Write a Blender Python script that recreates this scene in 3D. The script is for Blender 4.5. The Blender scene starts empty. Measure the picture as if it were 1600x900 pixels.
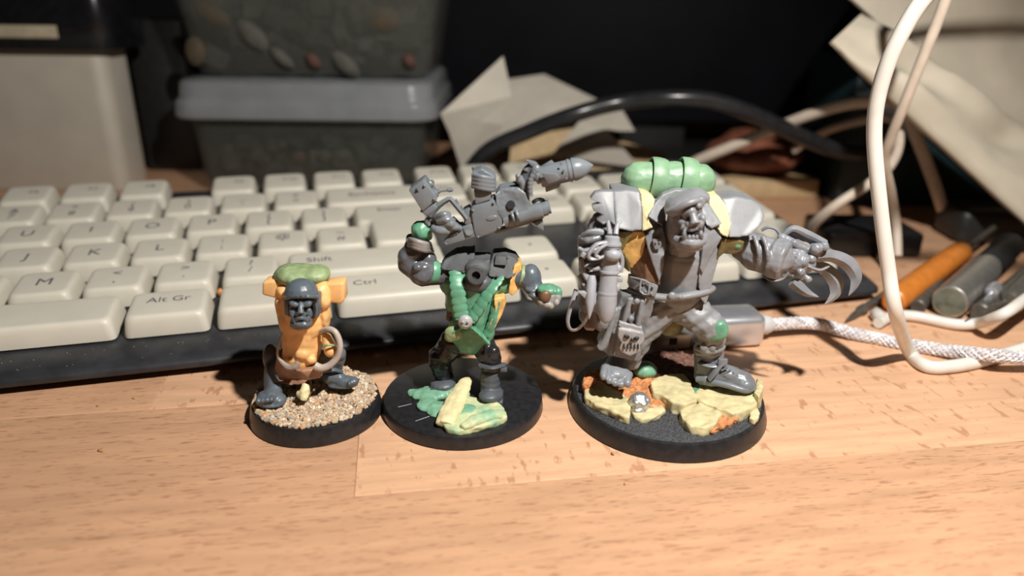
import bpy, bmesh, math, random
from math import sin, cos, pi, radians, sqrt, atan2
from mathutils import Vector as V, Matrix, noise

random.seed(7)
SCN = bpy.context.scene
COL = SCN.collection

# ------------------------------------------------------------------ camera
CAM_H, PITCH, ROLL, FPX = 9.76, radians(22.0), radians(0.7), 1164.0
C0 = V((0, 0, CAM_H))
FW = V((0, cos(PITCH), -sin(PITCH)))
_r = V((1, 0, 0)); _u = _r.cross(FW)
RT = _r * cos(ROLL) + _u * sin(ROLL)
UP = -_r * sin(ROLL) + _u * cos(ROLL)
cd = bpy.data.cameras.new('camera'); cam = bpy.data.objects.new('camera', cd); COL.objects.link(cam)
m = Matrix((RT, UP, -FW)).transposed().to_4x4(); m.translation = C0
cam.matrix_world = m
cd.sensor_fit = 'HORIZONTAL'; cd.sensor_width = 36.0; cd.lens = 36.0 * FPX / 1600.0
cd.clip_start = 0.5; cd.clip_end = 500
cd.dof.use_dof = True; cd.dof.focus_distance = 18.0
cd.dof.aperture_fstop = (cd.lens / 1000.0) / 0.30      # 0.30 unit wide opening
SCN.camera = cam

# ------------------------------------------------------------------ light
w = bpy.data.worlds.new('world'); SCN.world = w; w.use_nodes = True
w.node_tree.nodes['Background'].inputs[0].default_value = (0.95, 0.9, 0.82, 1)
w.node_tree.nodes['Background'].inputs[1].default_value = 0.008
ld = bpy.data.lights.new('desk_lamp_light', 'SPOT'); lamp = bpy.data.objects.new('desk_lamp_light', ld); COL.objects.link(lamp)
LAMP = V((8.6, 4.4, 24.6))
lamp.location = LAMP
lamp.rotation_euler = (V((1.0, 17.5, 0)) - LAMP).to_track_quat('-Z', 'Y').to_euler()
ld.energy = 51000; ld.shadow_soft_size = 0.5; ld.spot_size = radians(125); ld.spot_blend = 0.75
ld.color = (1.0, 0.955, 0.89)
vs = SCN.view_settings
vs.view_transform = 'Standard'; vs.look = 'None'; vs.gamma = 1.0; vs.exposure = 0.0; vs.use_curve_mapping = False


def at(px, py, Y):
    d = FW + RT * ((px - 800) / FPX) + UP * ((450 - py) / FPX)
    return C0 + d * (Y / d.y)


def atz(px, py, z):
    d = FW + RT * ((px - 800) / FPX) + UP * ((450 - py) / FPX)
    return C0 + d * ((z - CAM_H) / d.z)


# ------------------------------------------------------------------ materials
def nodes_of(name):
    m = bpy.data.materials.new(name); m.use_nodes = True
    nt = m.node_tree
    return m, nt, nt.nodes['Principled BSDF']


def N(nt, t, **kw):
    n = nt.nodes.new(t)
    for k, v in kw.items():
        if hasattr(n, k): setattr(n, k, v)
        else: n.inputs[k].default_value = v
    return n


def mat(name, c, rough=.5, var=.12, vs_=3.0, bump=0.0, bs=20.0, metal=0.0, alpha=1.0, sss=0.0, spec=.5, c2=None, trans=0.0, coat=0.0):
    m, nt, b = nodes_of(name)
    tc = N(nt, 'ShaderNodeTexCoord')
    nz = N(nt, 'ShaderNodeTexNoise'); nz.inputs['Scale'].default_value = vs_; nz.inputs['Detail'].default_value = 5
    nt.links.new(tc.outputs['Object'], nz.inputs['Vector'])
    mx = N(nt, 'ShaderNodeMix', data_type='RGBA')
    rp = N(nt, 'ShaderNodeMapRange'); rp.inputs[1].default_value = .35; rp.inputs[2].default_value = .65
    nt.links.new(nz.outputs['Fac'], rp.inputs[0]); nt.links.new(rp.outputs[0], mx.inputs[0])
    a = c2 if c2 else [x * (1 - var) for x in c]
    d = c if c2 else [min(1, x * (1 + var)) for x in c]
    mx.inputs[6].default_value = (*a, 1); mx.inputs[7].default_value = (*d, 1)
    nt.links.new(mx.outputs[2], b.inputs['Base Color'])
    b.inputs['Roughness'].default_value = rough; b.inputs['Metallic'].default_value = metal
    b.inputs['Alpha'].default_value = alpha; b.inputs['Specular IOR Level'].default_value = spec
    b.inputs['Transmission Weight'].default_value = trans; b.inputs['Coat Weight'].default_value = coat
    if sss:
        b.inputs['Subsurface Weight'].default_value = sss
        b.inputs['Subsurface Radius'].default_value = (.12, .06, .03); b.inputs['Subsurface Scale'].default_value = 1.0
    if bump:
        n2 = N(nt, 'ShaderNodeTexNoise'); n2.inputs['Scale'].default_value = bs; n2.inputs['Detail'].default_value = 4
        nt.links.new(tc.outputs['Object'], n2.inputs['Vector'])
        bp = N(nt, 'ShaderNodeBump'); bp.inputs['Strength'].default_value = bump; bp.inputs['Distance'].default_value = .03
        nt.links.new(n2.outputs['Fac'], bp.inputs['Height']); nt.links.new(bp.outputs[0], b.inputs['Normal'])
    return m


def wood_mat(name, base, fleck, cross):
    m, nt, b = nodes_of(name)
    tc = N(nt, 'ShaderNodeTexCoord'); oi = N(nt, 'ShaderNodeObjectInfo')
    ad = N(nt, 'ShaderNodeVectorMath', operation='MULTIPLY_ADD')
    nt.links.new(oi.outputs['Random'], ad.inputs[0]); ad.inputs[1].default_value = (37, 53, 11)
    nt.links.new(tc.outputs['Object'], ad.inputs[2])
    def noise_(sc, scale, det=3, rough=.5):
        mp = N(nt, 'ShaderNodeMapping'); mp.inputs['Scale'].default_value = sc
        nt.links.new(ad.outputs[0], mp.inputs['Vector'])
        n = N(nt, 'ShaderNodeTexNoise'); n.inputs['Scale'].default_value = scale; n.inputs['Detail'].default_value = det; n.inputs['Roughness'].default_value = rough
        nt.links.new(mp.outputs[0], n.inputs['Vector']); return n
    def rng(n, a, c):
        r = N(nt, 'ShaderNodeMapRange'); r.inputs[1].default_value = a; r.inputs[2].default_value = c
        nt.links.new(n.outputs['Fac'], r.inputs[0]); return r
    g = noise_((.25, 2.2, 1), 1.6, 5)          # broad grain
    rg = rng(g, .3, .7)
    mx = N(nt, 'ShaderNodeMix', data_type='RGBA')
    mx.inputs[6].default_value = (*[x * .86 for x in base], 1); mx.inputs[7].default_value = (*[min(1, x * 1.1) for x in base], 1)
    nt.links.new(rg.outputs[0], mx.inputs[0])
    # per-plank tone
    hs = N(nt, 'ShaderNodeHueSaturation'); mr = N(nt, 'ShaderNodeMapRange'); mr.inputs[3].default_value = .9; mr.inputs[4].default_value = 1.08
    nt.links.new(oi.outputs['Random'], mr.inputs[0]); nt.links.new(mr.outputs[0], hs.inputs['Value'])
    nt.links.new(mx.outputs[2], hs.inputs['Color'])
    # short pore dashes
    f = noise_((1.0, 9, 1), 2.3, 2, .6)
    rf = rng(f, .585, .66)
    m2 = N(nt, 'ShaderNodeMix', data_type='RGBA'); m2.inputs[7].default_value = (*fleck, 1)
    sc = N(nt, 'ShaderNodeMath', operation='MULTIPLY'); sc.inputs[1].default_value = .68 if not cross else .2
    nt.links.new(rf.outputs[0], sc.inputs[0]); nt.links.new(sc.outputs[0], m2.inputs[0]); nt.links.new(hs.outputs[0], m2.inputs[6])
    last = m2.outputs[2]
    if cross:      # ray flecks: short blotches across the grain
        f2 = noise_((3.6, 1.5, 1), 1.2, 2, .5); r2 = rng(f2, .60, .68)
        m3 = N(nt, 'ShaderNodeMix', data_type='RGBA'); m3.inputs[7].default_value = (*[x * 1.0 for x in fleck], 1)
        s3 = N(nt, 'ShaderNodeMath', operation='MULTIPLY'); s3.inputs[1].default_value = .7
        nt.links.new(r2.outputs[0], s3.inputs[0]); nt.links.new(s3.outputs[0], m3.inputs[0]); nt.links.new(last, m3.inputs[6]); last = m3.outputs[2]
    nt.links.new(last, b.inputs['Base Color'])
    b.inputs['Roughness'].default_value = .48; b.inputs['Specular IOR Level'].default_value = .35
    bp = N(nt, 'ShaderNodeBump'); bp.inputs['Strength'].default_value = .12; bp.inputs['Distance'].default_value = .02; bp.invert = True
    nt.links.new(rf.outputs[0], bp.inputs['Height']); nt.links.new(bp.outputs[0], b.inputs['Normal'])
    return m


def island_mat(name, cols, rough=.6):
    m, nt, b = nodes_of(name)
    ge = N(nt, 'ShaderNodeNewGeometry'); cr = N(nt, 'ShaderNodeValToRGB')
    cr.color_ramp.interpolation = 'CONSTANT'
    e = cr.color_ramp.elements
    for i, c in enumerate(cols):
        k = e[i] if i < 2 else e.new(i / len(cols))
        k.position = i / len(cols); k.color = (*c, 1)
    nt.links.new(ge.outputs['Random Per Island'], cr.inputs[0]); nt.links.new(cr.outputs[0], b.inputs['Base Color'])
    b.inputs['Roughness'].default_value = rough
    return m


WOOD_A = wood_mat('beech_long_grain', (.60, .345, .205), (.30, .135, .07), False)
WOOD_B = wood_mat('beech_ray_fleck', (.67, .40, .245), (.42, .20, .105), True)
KEYM = mat('cream_key_plastic', (.66, .625, .535), .42, .03, 1.0, .05, 60)
KEYD = mat('grey_legend_ink', (.10, .10, .12), .6, .1)
KBM = mat('charcoal_keyboard_plastic', (.030, .031, .036), .42, .25, 2.0, .06, 40)
DUST = mat('pale_dust', (.5, .47, .42), .8, .1)
GREY = mat('grey_plastic', (.225, .232, .245), .48, .1, 2.5, .10, 14)
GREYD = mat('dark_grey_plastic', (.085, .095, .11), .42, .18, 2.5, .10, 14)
GREYB = mat('blue_grey_plastic', (.10, .122, .145), .34, .12, 2.5, .08, 14)
GREYG = mat('gun_grey_plastic', (.165, .185, .205), .33, .1, 2.0, .06, 14)
PLATE = mat('matt_dark_grey_plastic', (.088, .095, .10), .65, .18, 3.0, .12, 20, spec=.3)
BLKP = mat('black_figure_plastic', (.022, .023, .026), .25, .2, 3.0, .05, 14)
GREEN = mat('green_putty', (.115, .31, .195), .38, .15, 4.0, .15, 18)
GREENL = mat('pale_green_putty', (.20, .345, .21), .42, .10, 3.0, .15, 14)
GREENS = mat('sage_green_putty', (.26, .34, .17), .5, .18, 5.0, .2, 18)
TEALP = mat('mint_putty', (.19, .40, .27), .45, .15, 4.0, .15, 16)
YELL = mat('pale_yellow_putty', (.58, .51, .29), .6, .12, 4.0, .35, 12)
YELM = mat('cream_mint_putty', (.66, .64, .36), .55, .1, 2.2, .25, 14, c2=(.25, .46, .29))
YELC = mat('cream_putty', (.70, .63, .36), .55, .1, 4, .25, 14)
OCHRE = mat('ochre_putty', (.70, .42, .14), .5, .2, 4.0, .2, 16)
ORANGE = mat('orange_putty', (.84, .49, .20), .42, .10, 3.0, .15, 14, sss=.15)
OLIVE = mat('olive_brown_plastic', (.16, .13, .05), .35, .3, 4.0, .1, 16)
BROWNP = mat('brown_plastic_and_shade', (.16, .085, .05), .4, .25, 4.0, .1, 16)  # brown plastic; in the fist and coat front it paints shade
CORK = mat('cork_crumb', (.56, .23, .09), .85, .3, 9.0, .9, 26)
CORK_SHADE = mat('shaded_cork_crumb', (.17, .085, .06), .9, .3, 9.0, .9, 26)  # cork brown darkened to paint the shade behind the legs
SILVER = mat('silver_paint', (.62, .62, .62), .45, .1, 6.0, .3, 30, metal=.9)
BASEM = mat('black_base_plastic', (.018, .018, .020), .33, .25, 6.0, .04, 50)
BASES = mat('sanded_black_base', (.075, .08, .09), .48, .25, 26.0, 1.0, 30, c2=(.012, .013, .016))
SAND = island_mat('sand_grains', [(.62, .45, .28), (.42, .30, .20), (.70, .58, .42), (.50, .44, .36), (.58, .33, .18), (.36, .33, .29), (.74, .66, .52), (.46, .36, .22), (.66, .40, .22), (.30, .27, .24)])
SCRATCH = mat('scuffed_grey', (.33, .34, .35), .7, .2)
WHITEC = mat('white_cable_plastic', (.74, .71, .66), .38, .03)
WHITEC_SHADE = mat('shaded_white_cable_plastic', (.58, .49, .40), .45, .06)  # white cable colour with shade mixed in as tan
BLACKC = mat('black_cable_plastic', (.016, .016, .018), .28, .2)
ALU = mat('silver_aluminium', (.68, .70, .76), .30, .04, 3.0, .05, 60, metal=.75)
ALUP = mat('white_strain_relief', (.55, .55, .56), .45, .05)
BRAIDM = island_mat('braided_nylon', [(.74, .72, .74), (.58, .56, .60), (.82, .80, .80), (.50, .47, .50)], .4)
HOLE_SHADE = mat('dark_hole_and_shade', (.012, .012, .014), .5)  # near-black for holes, and for shade under helmet rim and brows
TUBM = mat('clouded_clear_plastic', (.13, .135, .12), .30, .06, 1.0, alpha=.25)
LIDM = mat('clouded_lid_plastic', (.38, .40, .42), .24, .06, 1.0, alpha=.55)
DARKFILL = mat('dark_olive_bits', (.035, .036, .024), .7, .5, 1.5)
BIT_R = mat('dull_red_bit', (.085, .04, .032), .8); BIT_W = mat('pale_grey_bit', (.08, .078, .066), .8); BIT_O = mat('tan_bit', (.07, .052, .03), .8)
BOXW = mat('warm_white_card', (.50, .46, .39), .55, .04, .6)
LIDB = mat('black_gloss_lid', (.010, .010, .012), .22, .2)
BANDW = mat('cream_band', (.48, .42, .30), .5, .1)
PAPER = mat('off_white_paper', (.52, .48, .41), .8, .06, .8, .1, 4)
BAGM = mat('cream_wrapping', (.56, .50, .40), .62, .10, .35, .35, 1.2)
SCREENM = mat('black_screen', (.004, .004, .006), .6, .2, .3, spec=.15)
WALLM = mat('dark_navy_wall', (.006, .006, .009), .7, .2, .3)
TEAL = mat('dark_teal_card', (.010, .028, .034), .5, .2)
POUCH = mat('reddish_brown_leather', (.20, .07, .04), .45, .25, 1.2)
NOTE = mat('tan_card', (.50, .36, .20), .7, .1)
ORH = mat('orange_handle', (.62, .20, .03), .38, .1)
STEEL = mat('brushed_steel', (.50, .49, .46), .35, .08, 4, .1, 30, metal=.8)
STEELD = mat('dark_tool_steel', (.17, .16, .14), .4, .2, 4, .1, 30, metal=.6)
STEELE = mat('tarnished_end', (.16, .17, .13), .55, .35, 3.0)
RUBB = mat('black_rubber', (.018, .018, .018), .5, .2)
CRUMB = mat('wood_crumb', (.42, .24, .10), .8, .2)
ORC = mat('orange_crumb', (.70, .28, .08), .6)


# ------------------------------------------------------------------ geometry kit
def basis(d, up=V((0, 0, 1))):
    d = d.normalized()
    if abs(d.dot(up)) > .98: up = V((0, 1, 0))
    x = up.cross(d).normalized(); y = d.cross(x)
    return x, y, d


def spline(pts, n=6):
    P = [V(p) for p in pts]
    if len(P) < 3: return [P[0].lerp(P[-1], i / n) for i in range(n + 1)], [i / n for i in range(n + 1)]
    out, ts = [], []
    for i in range(len(P) - 1):
        p0 = P[max(i - 1, 0)]; p1 = P[i]; p2 = P[i + 1]; p3 = P[min(i + 2, len(P) - 1)]
        for k in range(n):
            t = k / n
            out.append(.5 * (2 * p1 + (p2 - p0) * t + (2 * p0 - 5 * p1 + 4 * p2 - p3) * t * t + (3 * p1 - p0 - 3 * p2 + p3) * t ** 3))
            ts.append(i + t)
    out.append(P[-1]); ts.append(len(P) - 1.0)
    return out, ts


class Fig:
    """figure frame: points are given as (picture x, picture y, depth offset in cm)"""
    def __init__(s, root, Y0):
        s.root, s.Y0 = root, Y0
        s.k = (Y0 * cos(PITCH) + 6.5 * sin(PITCH)) / FPX      # cm per picture unit at the figure
    def P(s, p):
        return at(p[0], p[1], s.Y0 + (p[2] if len(p) > 2 else 0))


class G:
    def __init__(s, fig=None):
        s.v, s.f, s.fig = [], [], fig
    def c(s, p):
        return s.fig.P(p) if s.fig else V(p)
    def k(s, r):
        return r * s.fig.k if s.fig else r
    def add(s, vs, fs):
        o = len(s.v); s.v += [V(x) for x in vs]; s.f += [tuple(i + o for i in f) for f in fs]
    def ell(s, c, r, a=0, n=14, m=9, tilt=0):
        c = s.c(c); r = [s.k(x) for x in (r if hasattr(r, '__len__') else (r, r, r))]
        R = Matrix.Rotation(radians(a), 3, 'Y') @ Matrix.Rotation(radians(tilt), 3, 'X')
        vs = [c + R @ V((0, 0, r[2]))]
        for i in range(1, m):
            th = pi * i / m
            for j in range(n):
                ph = 2 * pi * j / n
                vs.append(c + R @ V((r[0] * sin(th) * cos(ph), r[1] * sin(th) * sin(ph), r[2] * cos(th))))
        vs.append(c + R @ V((0, 0, -r[2])))
        fs = [(0, 1 + j, 1 + (j + 1) % n) for j in range(n)]
        for i in range(m - 2):
            for j in range(n):
                a0 = 1 + i * n + j; b0 = 1 + i * n + (j + 1) % n
                fs.append((a0, a0 + n, b0 + n, b0))
        L = len(vs) - 1; o = 1 + (m - 2) * n
        fs += [(L, o + (j + 1) % n, o + j) for j in range(n)]
        s.add(vs, fs); return s
    def tube(s, pts, r, seg=10, n=6, flat=None, raw=False, cap=True, up=V((0, 0, 1))):
        P = [s.c(p) for p in pts]
        R = [s.k(x) for x in r] if hasattr(r, '__len__') else [s.k(r)] * len(P)
        if raw: Q, T = P, list(range(len(P)))
        else: Q, T = spline(P, n)
        if not raw and len(P) == 2: T = [t * 1.0 for t in T]
        vs, fs = [], []
        prev = None
        for i, q in enumerate(Q):
            d = (Q[min(i + 1, len(Q) - 1)] - Q[max(i - 1, 0)])
            if d.length < 1e-9: d = V((0, 0, 1))
            d.normalize()
            if prev is None: x, y, _ = basis(d, up)
            else:
                x = prev - d * prev.dot(d)
                x = x.normalized() if x.length > 1e-6 else basis(d, up)[0]
                y = d.cross(x)
            prev = x
            t = T[i]; k = min(int(t), len(R) - 2); ff = t - k
            rr = R[k] * (1 - ff) + R[k + 1] * ff
            fx, fy = flat if flat else (1, 1)
            for j in range(seg):
                a = 2 * pi * j / seg
                vs.append(q + x * (rr * fx * cos(a)) + y * (rr * fy * sin(a)))
        for i in range(len(Q) - 1):
            for j in range(seg):
                a0 = i * seg + j; b0 = i * seg + (j + 1) % seg
                fs.append((a0, b0, b0 + seg, a0 + seg))
        if cap:
            fs.append(tuple(range(seg - 1, -1, -1))); o = (len(Q) - 1) * seg
            fs.append(tuple(range(o, o + seg)))
        s.add(vs, fs); return s
    def cap(s, p0, p1, r0, r1=None, seg=12):
        r1 = r0 if r1 is None else r1
        s.tube([p0, p1], [r0, r1], seg, 3)
        s.ell(p0, r0, 0, seg, 7); s.ell(p1, r1, 0, seg, 7); return s
    def ext(s, poly, depth):
        """outline facing the front, pushed back along Y by depth (cm)"""
        F = [s.c(p) for p in poly]; n = len(F)
        B = [p + V((0, depth, 0)) for p in F]
        fs = [tuple(range(n)), tuple(range(2 * n - 1, n - 1, -1))] + [(i, i + n, (i + 1) % n + n, (i + 1) % n) for i in range(n)]
        s.add(F + B, fs); return s
    def plate(s, poly, vec):
        F = [s.c(p) for p in poly]; n = len(F); B = [p + V(vec) for p in F]
        fs = [tuple(range(n)), tuple(range(2 * n - 1, n - 1, -1))] + [(i, i + n, (i + 1) % n + n, (i + 1) % n) for i in range(n)]
        s.add(F + B, fs); return s
    def box(s, c, size, rot=None):
        c = s.c(c); R = rot or Matrix.Identity(3)
        h = [s.k(x) / 2 for x in size]
        vs = [c + R @ V((h[0] * a, h[1] * b, h[2] * d)) for a in (-1, 1) for b in (-1, 1) for d in (-1, 1)]
        s.add(vs, [(0, 1, 3, 2), (4, 6, 7, 5), (0, 4, 5, 1), (2, 3, 7, 6), (0, 2, 6, 4), (1, 5, 7, 3)]); return s
    def lathe(s, prof, p0, p1, seg=20, ang=0):
        """profile of (distance along axis, radius)"""
        a, b = s.c(p0), s.c(p1); x, y, d = basis(b - a)
        vs, fs = [], []
        for (t, r) in prof:
            t, r = s.k(t), s.k(r)
            for j in range(seg):
                q = 2 * pi * j / seg + ang; vs.append(a + d * t + x * (r * cos(q)) + y * (r * sin(q)))
        for i in range(len(prof) - 1):
            for j in range(seg):
                a0 = i * seg + j; b0 = i * seg + (j + 1) % seg; fs.append((a0, b0, b0 + seg, a0 + seg))
        fs.append(tuple(range(seg - 1, -1, -1))); o = (len(prof) - 1) * seg; fs.append(tuple(range(o, o + seg)))
        s.add(vs, fs); return s
    def build(s, name, material, parent=None, remesh=0, smooth=0, nz=0, ns=3.0, bevel=0, sharp=40, seg=2, disp=None, label=None, sub=0):
        off = parent_origin(parent)
        me = bpy.data.meshes.new(name)
        me.from_pydata([tuple(v - off) for v in s.v], [], s.f); me.validate()
        bm = bmesh.new(); bm.from_mesh(me); bmesh.ops.recalc_face_normals(bm, faces=bm.faces); bm.to_mesh(me); bm.free()
        o = bpy.data.objects.new(name, me); COL.objects.link(o)
        if remesh or bevel or sub or smooth:
            if remesh:
                q = o.modifiers.new('r', 'REMESH'); q.mode = 'VOXEL'; q.voxel_size = remesh; q.adaptivity = 0
            if bevel:
                q = o.modifiers.new('b', 'BEVEL'); q.width = bevel; q.segments = seg; q.limit_method = 'ANGLE'; q.angle_limit = radians(35); q.harden_normals = False
            if sub:
                q = o.modifiers.new('s', 'SUBSURF'); q.levels = sub; q.render_levels = sub
            if smooth:
                q = o.modifiers.new('m', 'SMOOTH'); q.iterations = smooth; q.factor = .5
            dg = bpy.context.evaluated_depsgraph_get()
            nm = bpy.data.meshes.new_from_object(o.evaluated_get(dg))
            o.modifiers.clear(); o.data = nm; bpy.data.meshes.remove(me); me = nm; me.name = name
        if nz or disp:
            ncs = [v.normal.copy() for v in me.vertices]
            for v, nn in zip(me.vertices, ncs):
                p = v.co + off
                d = 0
                if nz: d += nz * (noise.noise(p * ns) + .5 * noise.noise(p * ns * 2.3 + V((5, 1, 2))))
                if disp: d += disp(p)
                v.co += nn * d
        me.materials.clear(); me.materials.append(material)
        me.shade_smooth()
        if not remesh: me.set_sharp_from_angle(angle=radians(sharp))
        if parent: o.parent = parent
        if label: o['label'] = label
        return o


def parent_origin(p):
    o = V((0, 0, 0))
    while p is not None:
        o += V(p.get('origin', (0, 0, 0))) if 'origin' in p else V((0, 0, 0))
        p = p.parent
    return o


ORIG = {}
def thing(name, label, cat, loc=(0, 0, 0), group=None):
    o = bpy.data.objects.new(name, None); COL.objects.link(o)
    o.empty_display_size = .3
    o.location = loc; ORIG[o.name] = V(loc)
    o['label'] = label; o['category'] = cat
    if group: o['group'] = group
    return o
def parent_origin(p):
    while p is not None and p.parent is not None: p = p.parent
    return ORIG.get(p.name, V((0, 0, 0))) if p is not None else V((0, 0, 0))
def tag(o, label, cat, group=None):
    o['label'] = label; o['category'] = cat
    if group: o['group'] = group
    return o


# ------------------------------------------------------------------ the desk, stave by stave
DA = radians(8.8)
desk = thing('desk', 'beech butcher-block desk top made of glued staves', 'desk', (0, 0, 0))
ex, ey = V((cos(DA), sin(DA), 0)), V((-sin(DA), cos(DA), 0))
SEAM = V((-3.2, 12.61, 0)); SW = 4.1
def plank(row, x0, x1, mt):
    me = bpy.data.meshes.new('plank'); bm = bmesh.new()
    L = x1 - x0
    bmesh.ops.create_cube(bm, size=1); bmesh.ops.scale(bm, vec=(L - .006, SW - .006, 2.6), verts=bm.verts)
    bmesh.ops.bevel(bm, geom=[e for e in bm.edges], offset=.012, segments=1, affect='EDGES')
    bm.to_mesh(me); bm.free(); me.materials.append(mt)
    o = bpy.data.objects.new('plank', me); COL.objects.link(o)
    o.location = SEAM + ex * ((x0 + x1) / 2) + ey * ((row + .5) * SW) + V((0, 0, -1.3))
    o.rotation_euler = (0, 0, DA); o.parent = desk
for row in range(-4, 13):
    rr = random.Random(row * 13 + 5)
    if row == 0: cuts = [-70, -34, 0, 41, 75]
    elif row == -1: cuts = [-70, -22, 27, 75]
    else:
        cuts = [-70 + rr.uniform(-8, 8)]
        while cuts[-1] < 60: cuts.append(cuts[-1] + rr.uniform(26, 44))
    for i in range(len(cuts) - 1):
        b_ = (row == 0 and i == 2) or (row not in (0, -1) and rr.random() < .35)
        plank(row, cuts[i], cuts[i + 1], WOOD_B if b_ else WOOD_A)
for i, (px, py, s_, lb) in enumerate([(158, 703, .09, 'tiny tan wood crumb on the open desk at left'), (210, 622, .06, 'tiny pale crumb on the desk near the keyboard front'),
                                      (153, 634, .05, 'tiny brown crumb left of the pale one by the keyboard'), (958, 709, .07, 'tiny brown crumb at the foot of the largest black base'),
                                      (976, 757, .04, 'tiny reddish speck on the desk in front of the largest base')]):
    g = G(); p = atz(px, py, s_ * .35)
    g.ell(p, (s_, s_ * .7, s_ * .4), a=20 * i, n=7, m=5)
    tag(g.build('crumb', CRUMB, None, nz=s_ * .3, ns=14, sharp=20), lb, 'crumb', 'crumbs on the desk')

# back wall, very dark
g = G(); g.box((0, 66, 30), (240, 1, 80)); o = g.build('wall_back', WALLM); o['kind'] = 'structure'
o['label'] = 'dark unlit background wall'


# ------------------------------------------------------------------ keyboard
U = 1.905
KY, KT = radians(15.52), radians(5.97)
KO = V((-29.18, 13.84, 1.44))
kb = thing('keyboard', 'charcoal computer keyboard with cream keys behind the figures', 'keyboard')
kb.matrix_world = Matrix.Translation(KO) @ Matrix.Rotation(KY, 4, 'Z') @ Matrix.Rotation(KT, 4, 'X')
ORIG[kb.name] = V((0, 0, 0))
KM = kb.matrix_world.copy()
def build_body():
    g = G()
    # cross-section (v cm, w cm), front to back
    x0, x1 = -.35 * U, 22.42 * U
    prof = [(-.5, -1.32), (-1.1, -1.24), (-1.75, -1.06), (-2.04, -.99), (-2.10, -.92), (-2.08, -.82), (-1.98, -.74), (-1.7, -.69), (-1.4, -.66), (-.95, -.64), (10.6, -.62), (10.9, -.70), (11.05, -.95), (10.9, -1.30)]
    n = len(prof)
    vs, fs = [], []
    cols = [(x0, .0), (x0 + .12, .22), (x0 + .45, .30), (x1 - .45, .30), (x1 - .12, .22), (x1, .0)]
    mid = (4.8, -1.0)
    for (x, k) in cols:
        q = {.0: .93, .22: .975, .30: 1.0}[k]
        for (v, w_) in prof: vs.append((x, mid[0] + (v - mid[0]) * (1 - (1 - q) * .35), mid[1] + (w_ - mid[1]) * (q if k else .9)))
    for i in range(len(cols) - 1):
        for j in range(n):
            a0 = i * n + j; b0 = i * n + (j + 1) % n; fs.append((a0, b0, b0 + n, a0 + n))
    fs.append(tuple(range(n))); o = (len(cols) - 1) * n; fs.append(tuple(range(o + n - 1, o - 1, -1)))
    g.add(vs, fs)
    return g.build('case', KBM, kb, bevel=.05, sharp=50)
build_body()
for x in (1.5 * U, 20.8 * U):      # rear feet
    g = G(); g.box((x, 9.6, -1.72), (1.4, .5, .95)); g.build('rear_foot', RUBB, kb, bevel=.06)
for x in (1.5 * U, 20.8 * U):
    g = G(); g.box((x, -.3, -1.315), (1.2, .5, .07)); g.build('front_pad', RUBB, kb)
# dust flecks on the front lip
g = G(); rr = random.Random(3)
for i in range(150):
    x = rr.uniform(7 * U, 15 * U); v = rr.uniform(-1.8, -1.0)
    w_ = -.66 if v > -1.4 else -.70
    g.ell((x, v, w_ + .012), rr.uniform(.004, .012), n=5, m=4)
o = g.build('dust_flecks', DUST, kb); o['kind'] = 'stuff'

def rounded(poly, r, n=4):
    out = []
    m_ = len(poly)
    for i in range(m_):
        p = V(poly[i]); a = V(poly[i - 1]); b = V(poly[(i + 1) % m_])
        da = (a - p).normalized(); db = (b - p).normalized()
        p0, p1 = p + da * r, p + db * r
        for k in range(n + 1):
            t = k / n; out.append((1 - t) ** 2 * p0 + 2 * t * (1 - t) * p + t * t * p1)
    return out
def inset(poly, d):
    m_ = len(poly); out = []
    for i in range(m_):
        p = V(poly[i]); a = V(poly[i - 1]); b = V(poly[(i + 1) % m_])
        e1 = (p - a).normalized(); e2 = (b - p).normalized()
        n1 = V((-e1.y, e1.x)); n2 = V((-e2.y, e2.x))
        out.append(p + (n1 + n2) * d)
    return out
KEYMESH = {}
def key_mesh(poly):
    kk = tuple((round(p[0], 3), round(p[1], 3)) for p in poly)
    if kk in KEYMESH: return KEYMESH[kk]
    rings = [(.0, -.60, .20), (.005, -.50, .21), (.045, -.20, .23), (.075, -.10, .24), (.115, -.035, .25), (.17, -.008, .24), (.24, -.004, .22)]
    vs, fs = [], []; n = 0
    for (d, z, r) in rings:
        q = rounded(inset(poly, d), r); n = len(q)
        vs += [(p.x, p.y, z) for p in q]
    for i in range(len(rings) - 1):
        for j in range(n):
            a0 = i * n + j; b0 = i * n + (j + 1) % n; fs.append((a0, b0, b0 + n, a0 + n))
    o = (len(rings) - 1) * n; fs.append(tuple(range(o, o + n))); fs.append(tuple(range(n - 1, -1, -1)))
    me = bpy.data.meshes.new('key'); me.from_pydata(vs, [], fs); me.materials.append(KEYM); me.shade_smooth(); me.set_sharp_from_angle(angle=radians(50))
    KEYMESH[kk] = me; return me
TXT = {}
def text_mesh(s, size):
    if (s, size) in TXT: return TXT[(s, size)]
    cu = bpy.data.curves.new('t', 'FONT'); cu.body = s; cu.size = size; cu.align_x = 'CENTER'; cu.align_y = 'CENTER'; cu.resolution_u = 3; cu.space_line = .95
    o = bpy.data.objects.new('t', cu); COL.objects.link(o)
    dg = bpy.context.evaluated_depsgraph_get(); me = bpy.data.meshes.new_from_object(o.evaluated_get(dg))
    bpy.data.objects.remove(o); bpy.data.curves.remove(cu)
    me.materials.clear(); me.materials.append(KEYD); me.name = 'legend'; TXT[(s, size)] = me; return me
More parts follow.
